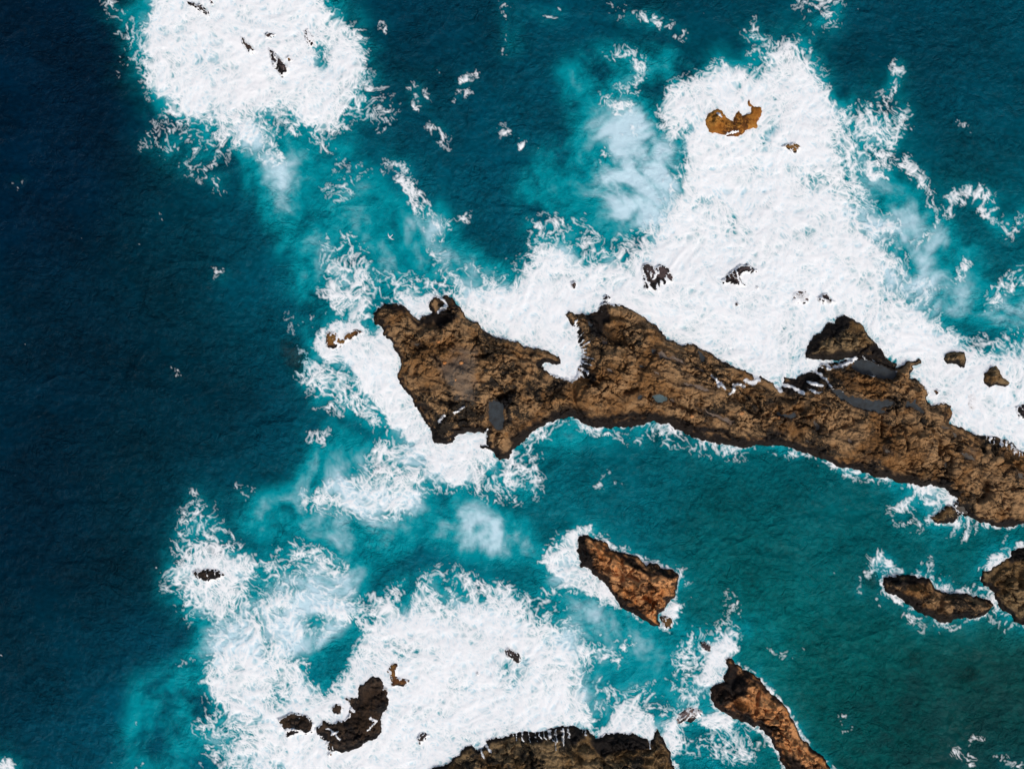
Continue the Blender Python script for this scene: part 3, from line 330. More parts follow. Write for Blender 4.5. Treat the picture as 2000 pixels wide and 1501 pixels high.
def paint(items):
    m = np.zeros((NY, NX), f4)
    for v, pts in items:
        w = window(pts, 30); m[w] = np.maximum(m[w], np.where(inside(WX[w], WY[w], pts), f4(v), 0))
    return m
def strokes(items, px, py):
    m = np.zeros((NY, NX), f4)
    for v, wd, pts in items:
        w = window(pts, wd*3+25); d = seg_dist(px[w], py[w], pts)
        m[w] = np.maximum(m[w], f4(v)*np.exp(-(d/f4(wd))**2))
    return m
Da = paint(FOAM_A); Db = paint(FOAM_B)
SDR = np.full((NY, NX), -99, f4)
for r_ in ROCKS:
    w = window(r_[1], 30); SDR[w] = np.maximum(SDR[w], signed(X[w], Y[w], r_[1]))
rk = SDR > -7
free = blur((~rk).astype(f4), 7.0)+f4(.02)
Da = np.where(rk, np.maximum(Da, np.clip(blur(np.where(rk, 0, Da), 7.0)/free, 0, 1.1)), Da); Db = np.where(rk, np.maximum(Db, np.clip(blur(np.where(rk, 0, Db), 7.0)/free, 0, 1.1)), Db)
Dbs = np.where(Db > .9, Db, 0)
D = np.maximum.reduce([blur(Da, 5.0), blur(Db, 15.0), .60*blur(np.maximum(Da, Dbs), 30.0), .42*blur(np.maximum(Da, Dbs), 52.0)])
sk = strokes([(v*.84, wd*1.95, p) for v, wd, p in STROKES], WX+f4(5)*perlin(X/17, Y/17, 171), WY+f4(5)*perlin(X/17, Y/17, 173))
D = np.maximum(D, sk*np.clip(f4(.80)+f4(.75)*fbm(AX/22, AY/22, 175, 3, .6), .15, 1.1))
D = np.maximum(D, f4(.66)*np.exp(-(np.clip(-SDR-2, 0, 99)/f4(6.5))**2)*np.clip(f4(.75)+f4(.9)*fbm(X/26, Y/26, 177, 3), 0, 1.1))     # swash at the foot of every rock
n60 = fbm(AX/70, AY/70, 21, 3); n25 = fbm(AX/26, AY/26, 25, 3); n10 = fbm(AX2/11, AY2/11, 27, 2)
cut = np.zeros((NY, NX), f4)
for v, wd, pts in FOAM_CUT:
    w = window(pts, 60); cut[w] = np.maximum(cut[w], f4(v)*np.exp(-np.clip(-signed(WX[w], WY[w], pts), 0, 99)**2/f4(wd*wd)))
D = np.clip(D-cut, 0, 1.1)
n120 = fbm(AX/130, AY/130, 22, 3)
Dn = D+sstep(.04, .3, D)*(f4(.34)*n120+f4(.40)*n60+f4(.34)*n25+f4(.16)*n10)*np.clip(1.55-D*1.15, .30, 1)
t = np.clip(Dn, 0, 1.2)

def net(c, seed, px, py):                 # distance in plan units to the nearest thread of a foam net
    d1, d2 = voronoi(px/f4(c), py/f4(c), seed); return (d2-d1)*f4(c*.5)
eA = net(44, 1, AX2, AY2); eB = net(25, 2, AX2, AY2); eC = net(14, 3, AX2, AY2); eD = net(8.5, 4, AX2, AY2)
fib = ridged(AX2/9, AY2/9, 51, 2); fib2 = ridged(AX2/18, AY2/18, 57, 3)
def filament(L, seed, px, py):            # long curling threads: level lines of stirred noise, distance in plan units
    p = perlin(px/f4(L), py/f4(L), seed)+f4(.45)*perlin(px/f4(L*.5), py/f4(L*.5), seed+5); gy, gx = np.gradient(p, ST)
    return np.abs(p)/(np.hypot(gx, gy)+f4(.012))
SX_, SY_ = advect(AX2, AY2, ((70, 6), (32, 2.6)), 181)
lA = filament(52, 183, SX_, SY_); lB = filament(30, 187, SX_, SY_)
sw = f4(.55)+f4(.9)*sstep(-.4, .5, n10)
def lines(e, w): return np.exp(-(e/np.maximum(w, f4(.35)))**2)
gate = lambda n, k: sstep(-.30, .30, n+(t-k)*1.5)
q_ = np.clip(t, 0, 1)
aA = lines(eA, (f4(.75)+f4(1.7)*q_)*sw)*gate(fbm(X/50, Y/50, 31, 2), .30)
aB = lines(eB, (f4(.55)+f4(1.6)*q_)*sw)*gate(n25, .42)
aC = lines(eC, (f4(.5)+f4(1.35)*q_)*sw)*gate(n60, .58)*.9
aD = lines(eD, (f4(.4)+f4(1.1)*q_)*sw)*gate(n25-n60, .74)*.8
aF = lines(lA, (f4(.9)+f4(1.3)*q_)*sw)*gate(fbm(X/60, Y/60, 191, 2), .14)
aG = lines(lB, (f4(.75)+f4(1.2)*q_)*sw)*gate(n60, .26)
net_a = np.maximum.reduce([aA*sstep(.3, .6, t), aB*sstep(.4, .7, t), aC*sstep(.5, .8, t), aD*sstep(.6, .9, t), aF, aG])
vis = f4(.30)+f4(.70)*sstep(.20, .80, t+.30*n10)
alpha = net_a*vis*sstep(.07, .22, t)
mist = sstep(.36, 1.0, t+.2*n25)*f4(.5)*sstep(-.4, .4, fbm(AX/38, AY/38, 165, 4, .6))
alpha = np.maximum(alpha, mist+(1-mist)*alpha*.85)
# dense foam: creamy where thick, holed and threaded where it thins
pz = sstep(-.35, .50, .9*n120+n60+.6*n25+(D-1.17)*2.6)
hole = sstep(.38, .95, sstep(1.5, 6, eB)*f4(.55)+sstep(1.0, 4, eC)*f4(.45)+f4(.45)*n10+.25*perlin(AX2/4.5, AY2/4.5, 161))
thin_f = np.clip(f4(.46)+f4(.50)*net_a-f4(.46)*hole+f4(.26)*n25, 0, 1)
cream = sstep(-.25, .45, .8*fbm(AX/34, AY/34, 195, 4, .6)+.5*n10+.35*n120)
thick_f = f4(.66)+f4(.34)*np.clip(net_a*.55+cream, 0, 1)-f4(.26)*sstep(.5, .9, hole)*(1-.6*cream)
solid = sstep(.56, 1.0, t+f4(.20)*(fib-.55)+f4(.16)*(fib2-.55)+f4(.12)*n10)
alpha = np.maximum(alpha, solid*(thin_f+(thick_f-thin_f)*pz))
# flecks on the open sea
fk = perlin(AX2/7, AY2/7, 71)*.6+perlin(X/90, Y/90, 73)*.55+np.clip(D, 0, .3)
alpha = np.maximum(alpha, sstep(.84, 1.0, fk)*.5)
alpha = np.clip(alpha, 0, 1).astype(f4)

# milky, air filled water
aer = np.maximum.reduce([.96*blur(paint(AER), 22.0), .76*blur(np.clip(D*1.05, 0, 1)**1.3, 13.0), .46*blur(np.clip(D, 0, 1), 32.0)])
cl = fbm(AX/60, AY/60, 81, 5, .6)
aer = np.clip(aer*(1+f4(1.0)*cl)+np.clip(aer, 0, .25)*cl*.8, 0, 1).astype(f4)

# colour of the open water itself (depth and sea bed)
cp = np.array(WATER, f4)
def lin(c): return (np.asarray(c, f4)/255)**f4(2.2)
def water_rgb(px, py, sig=105.0):
    num = np.zeros(px.shape+(3,), f4); den = np.zeros(px.shape, f4)+f4(1e-9)
    for x, y, r, g, b in WATER:
        w = np.exp(-((px-x)**2+(py-y)**2)/f4(2*sig*sig))+f4(1e-5)/(1+((px-x)**2+(py-y)**2)/f4(4e4)); den += w; num += w[..., None]*lin((r, g, b))
    return num/den[..., None]
TINT_GAIN = (.80, 1.06, .90)
# ---------------------------------------------------------------- mesh helpers
def P2W(px, py): return (px-CX)*U, (CY-py)*U
def tag(o, label=None, cat=None, group=None, kind=None):
    for k, v in (('label', label), ('category', cat), ('group', group), ('kind', kind)):
        if v: o[k] = v
    return o
def make_mesh(name, co, quads, mat, parent=None, loc=(0, 0, 0), attrs=(), smooth=True):
    me = bpy.data.meshes.new(name); n = len(co); q = np.ascontiguousarray(quads, np.int32); m = len(q); k = q.shape[1]
    me.vertices.add(n); me.vertices.foreach_set('co', np.ascontiguousarray(co, f4).ravel())
    me.loops.add(m*k); me.loops.foreach_set('vertex_index', q.ravel())
    me.polygons.add(m); me.polygons.foreach_set('loop_start', np.arange(0, m*k, k, dtype=np.int32))
    if smooth: me.polygons.foreach_set('use_smooth', np.ones(m, bool))
    for an, typ, data in attrs:
        at = me.attributes.new(an, typ, 'POINT')
        at.data.foreach_set('color' if typ == 'FLOAT_COLOR' else 'value', np.ascontiguousarray(data, f4).ravel())
    me.update(calc_edges=True); me.validate()
    me.materials.append(mat)
    o = bpy.data.objects.new(name, me); sc.collection.objects.link(o); o.location = loc
    if parent: o.parent = parent; 
    return o
def grid_quads(mask, cellmask=None):
    """vertex mask on a (rows, cols) grid (rows run towards -y) -> vertex index order and quads facing up"""
    cell = mask[:-1, :-1] & mask[1:, :-1] & mask[:-1, 1:] & mask[1:, 1:]
    if cellmask is not None: cell &= cellmask
    used = np.zeros(mask.shape, bool)
    used[:-1, :-1] |= cell; used[1:, :-1] |= cell; used[:-1, 1:] |= cell; used[1:, 1:] |= cell
    idx = np.full(mask.shape, -1, np.int64); idx[used] = np.arange(used.sum())
    q = np.stack([idx[:-1, :-1][cell], idx[1:, :-1][cell], idx[1:, 1:][cell], idx[:-1, 1:][cell]], 1)
    return used, q

# ---------------------------------------------------------------- materials
def nodes_of(name):
    m = bpy.data.materials.new(name); m.use_nodes = True
    nt = m.node_tree; return m, nt, nt.nodes['Principled BSDF'], nt.nodes['Material Output']
class N:
    def __init__(s, nt): s.nt = nt
    def add(s, t, **kw):
        n = s.nt.nodes.new(t)
        for k, v in kw.items():
            if k.startswith('i_'):
                n.inputs[k[2:]].default_value = v
            else: setattr(n, k, v)
        return n
    def link(s, a, b): s.nt.links.new(a, b)
    def noise(s, vec, scale, detail=4, rough=.6, dist=0):
        n = s.add('ShaderNodeTexNoise'); n.inputs['Scale'].default_value = scale; n.inputs['Detail'].default_value = detail
        n.inputs['Roughness'].default_value = rough; n.inputs['Distortion'].default_value = dist; s.link(vec, n.inputs['Vector']); return n.outputs['Fac']
    def ramp(s, fac, stops):
        r = s.add('ShaderNodeValToRGB'); e = r.color_ramp.elements
        while len(e) < len(stops): e.new(.5)
        for el, (p, c) in zip(e, stops): el.position = p; el.color = (c if isinstance(c, tuple) else (c, c, c))+(1,)
        s.link(fac, r.inputs[0]); return r.outputs[0]
    def mix(s, fac, a, b):
        m = s.add('ShaderNodeMix', data_type='RGBA')
        for sock, v in ((m.inputs[0], fac), (m.inputs[6], a), (m.inputs[7], b)):
            if isinstance(v, (int, float)): sock.default_value = v
            elif isinstance(v, tuple): sock.default_value = v+(1,)
            else: s.link(v, sock)
        return m.outputs[2]
    def math(s, op, a, b=None):
        m = s.add('ShaderNodeMath', operation=op)
        for sock, v in zip(m.inputs, (a, b)):
            if v is None: continue
            if isinstance(v, (int, float)): sock.default_value = v
            else: s.link(v, sock)
        return m.outputs[0]
    def attr(s, name, color=False):
        a = s.add('ShaderNodeAttribute', attribute_name=name); return a.outputs['Color' if color else 'Fac']
    def pos(s): return s.add('ShaderNodeNewGeometry').outputs['Position']
    def bump(s, height, strength, dist, normal=None):
        b = s.add('ShaderNodeBump'); b.inputs['Strength'].default_value = strength; b.inputs['Distance'].default_value = dist
        s.link(height, b.inputs['Height'])
        if normal is not None: s.link(normal, b.inputs['Normal'])
        return b.outputs[0]

def rock_material(name, dark, mid, light, wet_dark=(.008, .007, .007), speck=.35, lichen=.85, grey=(.105, .092, .080)):
    m, nt, p, out = nodes_of(name); n = N(nt); v = n.pos()
    big = n.noise(v, .17, 4, .6, 1.0); med = n.noise(v, 1.3, 6, .72, .5); fine = n.noise(v, 6.5, 5, .75)
    f = n.math('ADD', n.math('ADD', n.math('MULTIPLY', big, 1.05), n.math('MULTIPLY', n.attr('tone'), .20)), n.math('ADD', n.math('MULTIPLY', med, .60), n.math('MULTIPLY', fine, .42)))
    c = n.ramp(f, [(.92, dark), (1.03, mid), (1.11, tuple(x*1.3 for x in mid)), (1.22, light)])
    warm = n.ramp(n.noise(v, .20, 5, .6, .8), [(.47, 0.0), (.60, .8)])
    c = n.mix(warm, c, n.mix(fine, tuple(x*y for x, y in zip(mid, (1.20, .90, .54))), tuple(x*y for x, y in zip(light, (.86, .70, .48)))))
    moss = n.ramp(n.noise(v, .6, 6, .68, 1.0), [(.50, 0.0), (.62, lichen)])          # dark lichen in drifts
    c = n.mix(n.math('MULTIPLY', moss, n.ramp(n.noise(v, 3.5, 4, .7), [(.35, .4), (.6, 1.0)])), c, dark)
    vor = n.add('ShaderNodeTexVoronoi', feature='F1'); vor.inputs['Scale'].default_value = 3.1; vor.inputs['Randomness'].default_value = 1; n.link(v, vor.inputs['Vector'])
    spots = n.math('MULTIPLY', n.ramp(vor.outputs['Distance'], [(.14, 1.0), (.34, 0.0)]), n.ramp(n.noise(v, .6, 4), [(.46, 0.0), (.58, speck)]))
    c = n.mix(spots, c, tuple(min(1, x*1.6+.03) for x in light))
    c = n.mix(n.math('MULTIPLY', n.attr('flat'), .8), c, grey)
    c = n.mix(n.math('MULTIPLY', n.attr('wet_dark'), .97), c, wet_dark)
    n.link(c, p.inputs['Base Color'])
    rr = n.math('SUBTRACT', .92, n.math('MULTIPLY', n.attr('wet_dark'), .40)); n.link(rr, p.inputs['Roughness'])
    n.link(n.math('SUBTRACT', .22, n.math('MULTIPLY', n.attr('wet_dark'), .15)), p.inputs['Specular IOR Level'])
    h = n.math('ADD', n.math('MULTIPLY', n.noise(v, 2.6, 5, .62), 1.0), n.math('MULTIPLY', n.noise(v, 9, 4, .7), .4))
    n.link(n.bump(h, .6, .20), p.inputs['Normal'])
    return m
RM = {
 'brown': rock_material('rock_brown', (.021, .016, .011), (.108, .062, .026), (.29, .170, .080)),
 'orange': rock_material('rock_orange', (.060, .030, .014), (.34, .140, .045), (.56, .27, .110), lichen=.6),
 'olive': rock_material('rock_olive', (.017, .014, .010), (.082, .055, .027), (.22, .145, .070)),
 'black': rock_material('rock_black', (.009, .008, .008), (.022, .017, .017), (.075, .052, .050), speck=.15),
 'darkbrown': rock_material('rock_dark_brown', (.008, .007, .007), (.018, .013, .011), (.062, .040, .026), speck=.2),
 'ochre': rock_material('rock_seaweed', (.080, .030, .008), (.24, .092, .014), (.36, .16, .030), speck=.1, lichen=.5),
 'red': rock_material('rock_red', (.022, .010, .010), (.075, .034, .022), (.22, .11, .030), speck=.1),
 'washed': rock_material('rock_washed', (.012, .010, .011), (.060, .040, .036), (.20, .15, .14), speck=.2),
}
def water_material():
    m, nt, p, out = nodes_of('sea_water'); n = N(nt); v = n.pos()
    n.link(n.attr('tint', True), p.inputs['Base Color'])
    p.inputs['Roughness'].default_value = .2; p.inputs['IOR'].default_value = 1.33; p.inputs['Specular IOR Level'].default_value = .06
    st = n.add('ShaderNodeMapping'); st.inputs['Scale'].default_value = (1, 1.35, 1); st.inputs['Rotation'].default_value = (0, 0, .6); n.link(v, st.inputs[0])
    hs = None
    for sc_, de, di, am in ((.12, 2, .8, -1.5), (.45, 2, .5, -.42)):
        a = n.noise(st.outputs[0], sc_, de, .55, di); r = n.math('MULTIPLY', n.math('ABSOLUTE', n.math('SUBTRACT', a, .5)), am)
        hs = r if hs is None else n.math('ADD', hs, r)
    hs = n.math('ADD', hs, n.math('MULTIPLY', n.noise(v, 1.1, 5, .66, .3), .62))
    cr = n.math('ABSOLUTE', n.math('SUBTRACT', n.noise(st.outputs[0], .30, 3, .6, .7), .5))
    cr = n.math('MAXIMUM', n.math('SUBTRACT', .030, cr), 0.0)                            # sparse sharp creases between wavelets
    hs = n.math('ADD', hs, n.math('MULTIPLY', n.math('MULTIPLY', cr, -3.6), n.ramp(n.noise(v, .16, 2), [(.45, 0.0), (.6, 1.0)])))
    gust = n.ramp(n.noise(v, .09, 3, .6, .8), [(.36, .25), (.62, 1.0)])                 # calmer and rougher areas
    hs = n.math('MULTIPLY', hs, n.math('MULTIPLY', gust, n.math('SUBTRACT', 1.0, n.math('MULTIPLY', n.attr('milky'), .75))))
    n.link(n.bump(hs, 1.0, 1.0), p.inputs['Normal'])
    tr = n.add('ShaderNodeBsdfTransparent'); tr.inputs[0].default_value = (.55, .72, .74, 1)
    mx = n.add('ShaderNodeMixShader'); n.link(n.attr('clear'), mx.inputs[0]); n.link(p.outputs[0], mx.inputs[1]); n.link(tr.outputs[0], mx.inputs[2])
    n.link(mx.outputs[0], out.inputs['Surface']); return m
def foam_material():
    m, nt, p, out = nodes_of('foam_white'); n = N(nt); v = n.pos()
    n.link(n.attr('film', True), p.inputs['Base Color']); p.inputs['Roughness'].default_value = .7; p.inputs['Specular IOR Level'].default_value = .1
    n.link(n.bump(n.noise(v, 1.3, 4, .6, .3), .4, .10), p.inputs['Normal'])
    tr = n.add('ShaderNodeBsdfTransparent'); mx = n.add('ShaderNodeMixShader')
    n.link(n.attr('cover'), mx.inputs[0]); n.link(tr.outputs[0], mx.inputs[1]); n.link(p.outputs[0], mx.inputs[2]); n.link(mx.outputs[0], out.inputs['Surface']); return m
def pool_material(name, col, rough):
    m, nt, p, out = nodes_of(name); n = N(nt); v = n.pos()
    c = n.ramp(n.noise(v, 1.6, 5, .65), [(.32, tuple(x*y for x, y in zip(col, (.75, .62, .52)))), (.70, tuple(x*1.25 for x in col))])
    n.link(c, p.inputs['Base Color']); p.inputs['Roughness'].default_value = rough; p.inputs['IOR'].default_value = 1.33
    n.link(n.bump(n.noise(v, 2.5, 3), .08, .05), p.inputs['Normal']); return m
PM = [pool_material('pool_slate', (.040, .048, .053), .08), pool_material('pool_teal', (.085, .135, .150), .08), pool_material('pool_pale', (.170, .135, .108), .2), pool_material('pool_grey', (.095, .088, .076), .12)]
M_WATER = water_material(); M_FOAM = foam_material()

# ---------------------------------------------------------------- sea surface
def sample(a, px, py):
    i = np.clip(np.rint((px-GX[0])/ST).astype(int), 0, NX-1); j = np.clip(np.rint((py-GY[0])/ST).astype(int), 0, NY-1); return a[j, i]
Dsoft = blur(np.clip(D, 0, 1), 6.0)
def wave(px, py):
    """height of the sea surface in metres at plan positions"""
    qx = px*f4(.80)+py*f4(.60); qy = -px*f4(.60)+py*f4(.80)
    wx = px+f4(12)*perlin(px/70, py/70, 91); wy = py+f4(12)*perlin(px/70, py/70, 92)
    damp = 1-f4(.85)*sstep(.15, .75, sample(Dsoft, px, py))
    z = f4(.20)*perlin(qx/210, qy/130, 93)+damp*(f4(.11)*(ridged(wx/58, wy/44, 94, 3)-f4(.6))+f4(.045)*(ridged((wx+wy*.4)/17, wy/14, 97, 2)-f4(.6)))
    return z.astype(f4)
inner_x = np.arange(-150, 2151, 3.0); inner_y = np.arange(-150, 1651, 3.0)
grow = np.cumsum(3.0*1.30**np.arange(1, 40)); grow = grow[grow < 45000]
sx = np.concatenate([inner_x[0]-grow[::-1], inner_x, inner_x[-1]+grow]).astype(f4)
sy = np.concatenate([inner_y[0]-grow[::-1], inner_y, inner_y[-1]+grow]).astype(f4)
SX, SY = np.meshgrid(sx, sy)
edge = np.minimum.reduce([sstep(-150, -60, SX), 1-sstep(2060, 2150, SX), sstep(-150, -60, SY), 1-sstep(1560, 1650, SY)])
far = sstep(300, 3000, np.maximum(np.abs(SX-1000)-1000, np.abs(SY-750)-750))
wa = sample(aer, SX, SY)*edge; clearm = np.zeros(SX.shape, f4)
wb = water_rgb(SX, SY)
turq, milk = lin((4, 138, 160)), lin((192, 221, 231))
k = wa[..., None]
mottle = f4(.20)*fbm((SX+.5*SY)/34+.4*perlin(SX/60, SY/60, 205), (SY-.4*SX)/20, 201, 4, .62)+f4(.24)*fbm(SX/150, SY/110, 203, 3)+f4(.16)*perlin(SX/9, SY/6.5, 207)   # random cloudy mottling of the tone, coarse to fine
wb = f4(.87)*wb*np.clip(1+f4(1.7)*mottle, .25, 2.2)[..., None]
wb = wb+np.clip(fbm(SX/40, SY/30, 209, 3)-.05, 0, 1)[..., None]*sstep(.0, 1, np.exp(-((SX-1520)**2+(SY-1080)**2)/f4(2*230*230)))[..., None]*np.array((.004, .016, .016), f4)
tint = (wb+(turq-wb)*sstep(0, .42, k))*np.array(TINT_GAIN, f4); tint = np.clip(tint+(milk-tint)*sstep(.34, 1.0, k), 0, .88)
SUBROCKS = SUBMERGED[:4]
for pts, v in SUBMERGED[4:]+[([(1640,1390),(1800,1290),(2020,1260),(2020,1520),(1640,1520)], .5)]:      # dim reef showing through the shallows
    d = signed(SX+24*perlin(SX/45, SY/45, 211), SY+24*perlin(SX/45, SY/45, 212), pts); m_ = (f4(v)*sstep(-40, 40, d)*sstep(-.25, .35, fbm(SX/42, SY/34, 213, 4, .6)))[..., None]
    tint = tint+(lin((22, 58, 60))-tint)*m_

for pts, v in SUBROCKS:
    d = signed(SX+8*perlin(SX/20, SY/20, 5), SY+8*perlin(SX/20, SY/20, 6), pts); clearm = np.maximum(clearm, v*sstep(-14, 12, d))
SZ = wave(SX, SY)*(1-far)
wxm, wym = P2W(SX, SY)
used, q = grid_quads(np.ones(SX.shape, bool))
sea = make_mesh('sea', np.stack([wxm, wym, SZ], -1).reshape(-1, 3), q, M_WATER, attrs=[
    ('tint', 'FLOAT_COLOR', np.concatenate([tint, np.ones(SX.shape+(1,))], -1).reshape(-1, 4)), ('clear', 'FLOAT', clearm.ravel()), ('milky', 'FLOAT', sstep(.15, .8, wa).ravel())])
tag(sea, 'deep teal ocean with turquoise milky patches around the rocks', kind='structure')
bed_m, _, bp_, _ = nodes_of('sea_bed_sand'); bp_.inputs['Base Color'].default_value = (.02, .07, .08, 1); bp_.inputs['Roughness'].default_value = .9
bed = make_mesh('sea_bed', np.array([(-2500, -2500, -6), (2500, -2500, -6), (2500, 2500, -6), (-2500, 2500, -6)], f4), np.array([[0, 1, 2, 3]]), bed_m)
tag(bed, 'dark sea floor under the water', kind='structure')

# ---------------------------------------------------------------- rocks: height fields on the plan grid
H = np.full((NY, NX), -9, f4); LAP = np.full((NY, NX), .22, f4)
JX = X+f4(3.2)*perlin(X/19, Y/19, 61)+f4(1.9)*perlin(X/7, Y/7, 63)+f4(4)*perlin(X/48, Y/48, 62)
JY = Y+f4(3.2)*perlin(X/19, Y/19, 66)+f4(1.9)*perlin(X/7, Y/7, 68)+f4(4)*perlin(X/48, Y/48, 67)
def rock(name, pts, hm, run, kind, wetw, label, sunk=None):
    area = abs(sum(pts[i-1][0]*pts[i][1]-pts[i][0]*pts[i-1][1] for i in range(len(pts))))/2; small = math.sqrt(area)
    w = window(pts, 26 if sunk is None else 40); gx = X[w]; gy = Y[w]
    jit = min(1.0, .45+small/160)*(1.5 if kind in ('black', 'darkbrown', 'red', 'washed') else 1.15); px = gx+(JX[w]-gx)*jit; py = gy+(JY[w]-gy)*jit
    sd = signed(px, py, pts).astype(f4); pos = np.maximum(sd, 0)
    env = 1-np.exp(-pos/f4(run)); env2 = 1-np.exp(-pos/f4(min(9, run*.45))); k = min(1.0, .25+hm/3.2)
    d1, d2, cid = voronoi((px+6*perlin(gx/15, gy/15, 33))/24, (py+6*perlin(gx/15, gy/15, 34))/17, 7, True)
    blk = _jx[cid]-f4(.5); crk = np.exp(-((d2-d1)/f4(.09))**2)
    d1b, d2b, cidb = voronoi(px/9, py/8, 9, True)
    h = f4(hm)*env*(f4(.72)+f4(.45)*fbm(gx/120, gy/120, 41, 3))
    rel = f4(.80)*fbm(px/70, py/55, 43, 3)+f4(.55)*(ridged(px/52, py/38, 44, 3, .5)-f4(.62))+f4(.40)*blk-f4(.50)*crk+f4(.26)*(_jx[cidb]-f4(.5))-f4(.10)*np.exp(-((d2b-d1b)/f4(.13))**2)+f4(.24)*fbm(px/13, py/12, 45, 4, .6)+f4(.09)*perlin(gx/4.2, gy/4.2, 47)
    flat = np.zeros(gx.shape, f4)
    if name == 'rocky_headland':
        for fp, v in FLATS: flat = np.maximum(flat, f4(v)*sstep(-12, 12, signed(px, py, fp)+9*fbm(gx/16, gy/16, 57, 3)))
    st_ = f4(.62*k); u_ = h/st_+f4(.5)*fbm(px/40, py/40, 49, 2); fl = np.floor(u_); h = h+f4(.75)*((fl+sstep(.62, 1.0, u_-fl))*st_-u_*st_)          # ledges
    da, db, cidc = voronoi((px+10*perlin(gx/30, gy/30, 35))/58, (py+10*perlin(gx/30, gy/30, 36))/34, 11, True); joint = np.exp(-((db-da)/f4(.045))**2)
    rel = rel-f4(.85)*joint*sstep(-.1, .3, fbm(gx/80, gy/80, 37, 2))+f4(.5)*(_jx[cidc]-f4(.5))
    su = (px*f4(.95)+py*f4(.30)); sv = (-px*f4(.30)+py*f4(.95))+f4(10)*perlin(px/90, py/90, 38)
    rough = f4(.30)+f4(.85)*sstep(-.28, .30, fbm(gx/75, gy/60, 39, 3))
    rel = rel*rough+f4(.55)*(ridged(su/150, sv/19, 40, 3, .55)-f4(.6))
    h = h+env2*f4(k)*rel*(1-.8*flat)
    for cpts, cw, cd in CRACKS:
        a = np.array(cpts)
        if a[:, 0].min() < gx.max() and a[:, 0].max() > gx.min() and a[:, 1].min() < gy.max() and a[:, 1].max() > gy.min() and inside(np.array([float(a[:, 0].mean())]), np.array([float(a[:, 1].mean())]), pts)[0]:
            h = h-f4(cd)*np.exp(-(seg_dist(px, py, cpts)/f4(cw*.75))**2)*env2
    h = np.where(sd > 0, np.maximum(h, f4(.12)+f4(.30)*np.minimum(sd, 5)/5*(1 if kind != 'washed' else .3)), sd*f4(.09))
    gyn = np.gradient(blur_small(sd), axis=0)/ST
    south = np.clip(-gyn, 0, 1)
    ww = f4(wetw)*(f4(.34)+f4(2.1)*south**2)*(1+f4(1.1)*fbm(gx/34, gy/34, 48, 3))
    wet_dark = 1-sstep(ww*.45, ww*1.15+.5, pos) if wetw else np.zeros(gx.shape, f4)
    for wp in DARKPATCH:
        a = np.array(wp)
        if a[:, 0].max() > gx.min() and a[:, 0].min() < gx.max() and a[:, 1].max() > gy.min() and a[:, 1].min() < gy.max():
            wet_dark = np.maximum(wet_dark, sstep(-4, 5, signed(WX[w], WY[w], wp)))  # blackened outlines join the shore band in one attribute
    tone = f4(.55)*(_jy[cid]-f4(.5))+f4(.5)*(_jy[cidc]-f4(.5))+f4(.35)*(_jy[cidb]-f4(.5))
    pools = []
    if name == 'rocky_headland':
        for pp, pk, lab in POOLS:
            ps = signed(gx+3.2*perlin(gx/12, gy/12, 51)+1.8*perlin(gx/5, gy/5, 53), gy+3.2*perlin(gx/12, gy/12, 52)+1.8*perlin(gx/5, gy/5, 54), pp)-f4(.6)
            inn = ps > 0
            if inn.sum() < 6: continue
            zp = float(np.percentile(h[inn], 30)); zp = max(zp, .18)
            rim = (ps <= 0) & (ps > -4)
            nz = f4(.10)*fbm(gx/7, gy/7, 55, 3)*np.clip(1.4-ps/6, 0, 1)
            h = np.where(inn, zp+.01-.16*np.minimum(ps, 5)/5+nz, np.where(rim, np.maximum(h, zp+.02+.02*(-ps)+nz*.5), h)).astype(f4)
            wet_dark = np.maximum(wet_dark, f4(.62)*sstep(-7, -1, ps+3*perlin(gx/6, gy/6, 56)))
            pools.append((ps, zp, pk, lab))
    if sunk is not None: h = np.minimum(h*.4, 0)*0+np.clip(sd*.05, -1.6, .9)+.12*rel-1.25
    Hw = H[w]; 
    if sunk is None:
        H[w] = np.maximum(Hw, h)
        if hm < 1.5 and kind != 'ochre': LAP[w] = np.where(sd > -20, .50, LAP[w])
    keep = sd > (-14 if sunk is None else -30)
    used, q = grid_quads(keep)
    a = np.array(pts); bx, by = P2W(float(a[:, 0].mean()), float(a[:, 1].mean()))
    bz = 0.0 if sunk is None else -2.0
    wx_, wy_ = P2W(gx[used], gy[used])
    co = np.stack([wx_-bx, wy_-by, h[used]-bz], -1)
    o = make_mesh(name, co, q, RM[kind], loc=(bx, by, bz), attrs=[('wet_dark', 'FLOAT', wet_dark[used]), ('flat', 'FLOAT', flat[used]), ('tone', 'FLOAT', tone[used])])
    for ps, zp, pk, lab in pools:
        pu, pq = grid_quads(ps > -2.2)
        if len(pq) == 0: continue
        pcx, pcy = P2W(gx[pu], gy[pu])
        po = make_mesh('tide_pool', np.stack([pcx-bx, pcy-by, np.full(pcx.shape, zp)], -1), pq, PM[pk], parent=o)
        if lab: po['label'] = lab
    return o
def blur_small(a):
    for _ in range(3):
        a = (a+np.roll(a, 1, 0)+np.roll(a, -1, 0))/3; a = (a+np.roll(a, 1, 1)+np.roll(a, -1, 1))/3
    return a
headland = None
for name, pts, hm, run, kind, wetw, label in ROCKS:
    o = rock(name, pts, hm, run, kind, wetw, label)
    tag(o, label, 'headland' if name == 'rocky_headland' else 'rock', None if name == 'rocky_headland' else 'rocks standing in the surf')
    if headland is None: headland = o
for (pts, v), lab in zip(SUBROCKS, ['pale brown drowned rock under clear water left of the foam ringed rock', 'small drowned rock under the lagoon at lower right', 'dim drowned rock under the lagoon nearest the right edge', 'drowned grey ledge under water at the nose of the seal shaped rock']):
    tag(rock('submerged_rock', pts, 1.0, 15, 'washed', 0, lab, sunk=True), lab, 'submerged rock', 'rocks under water')

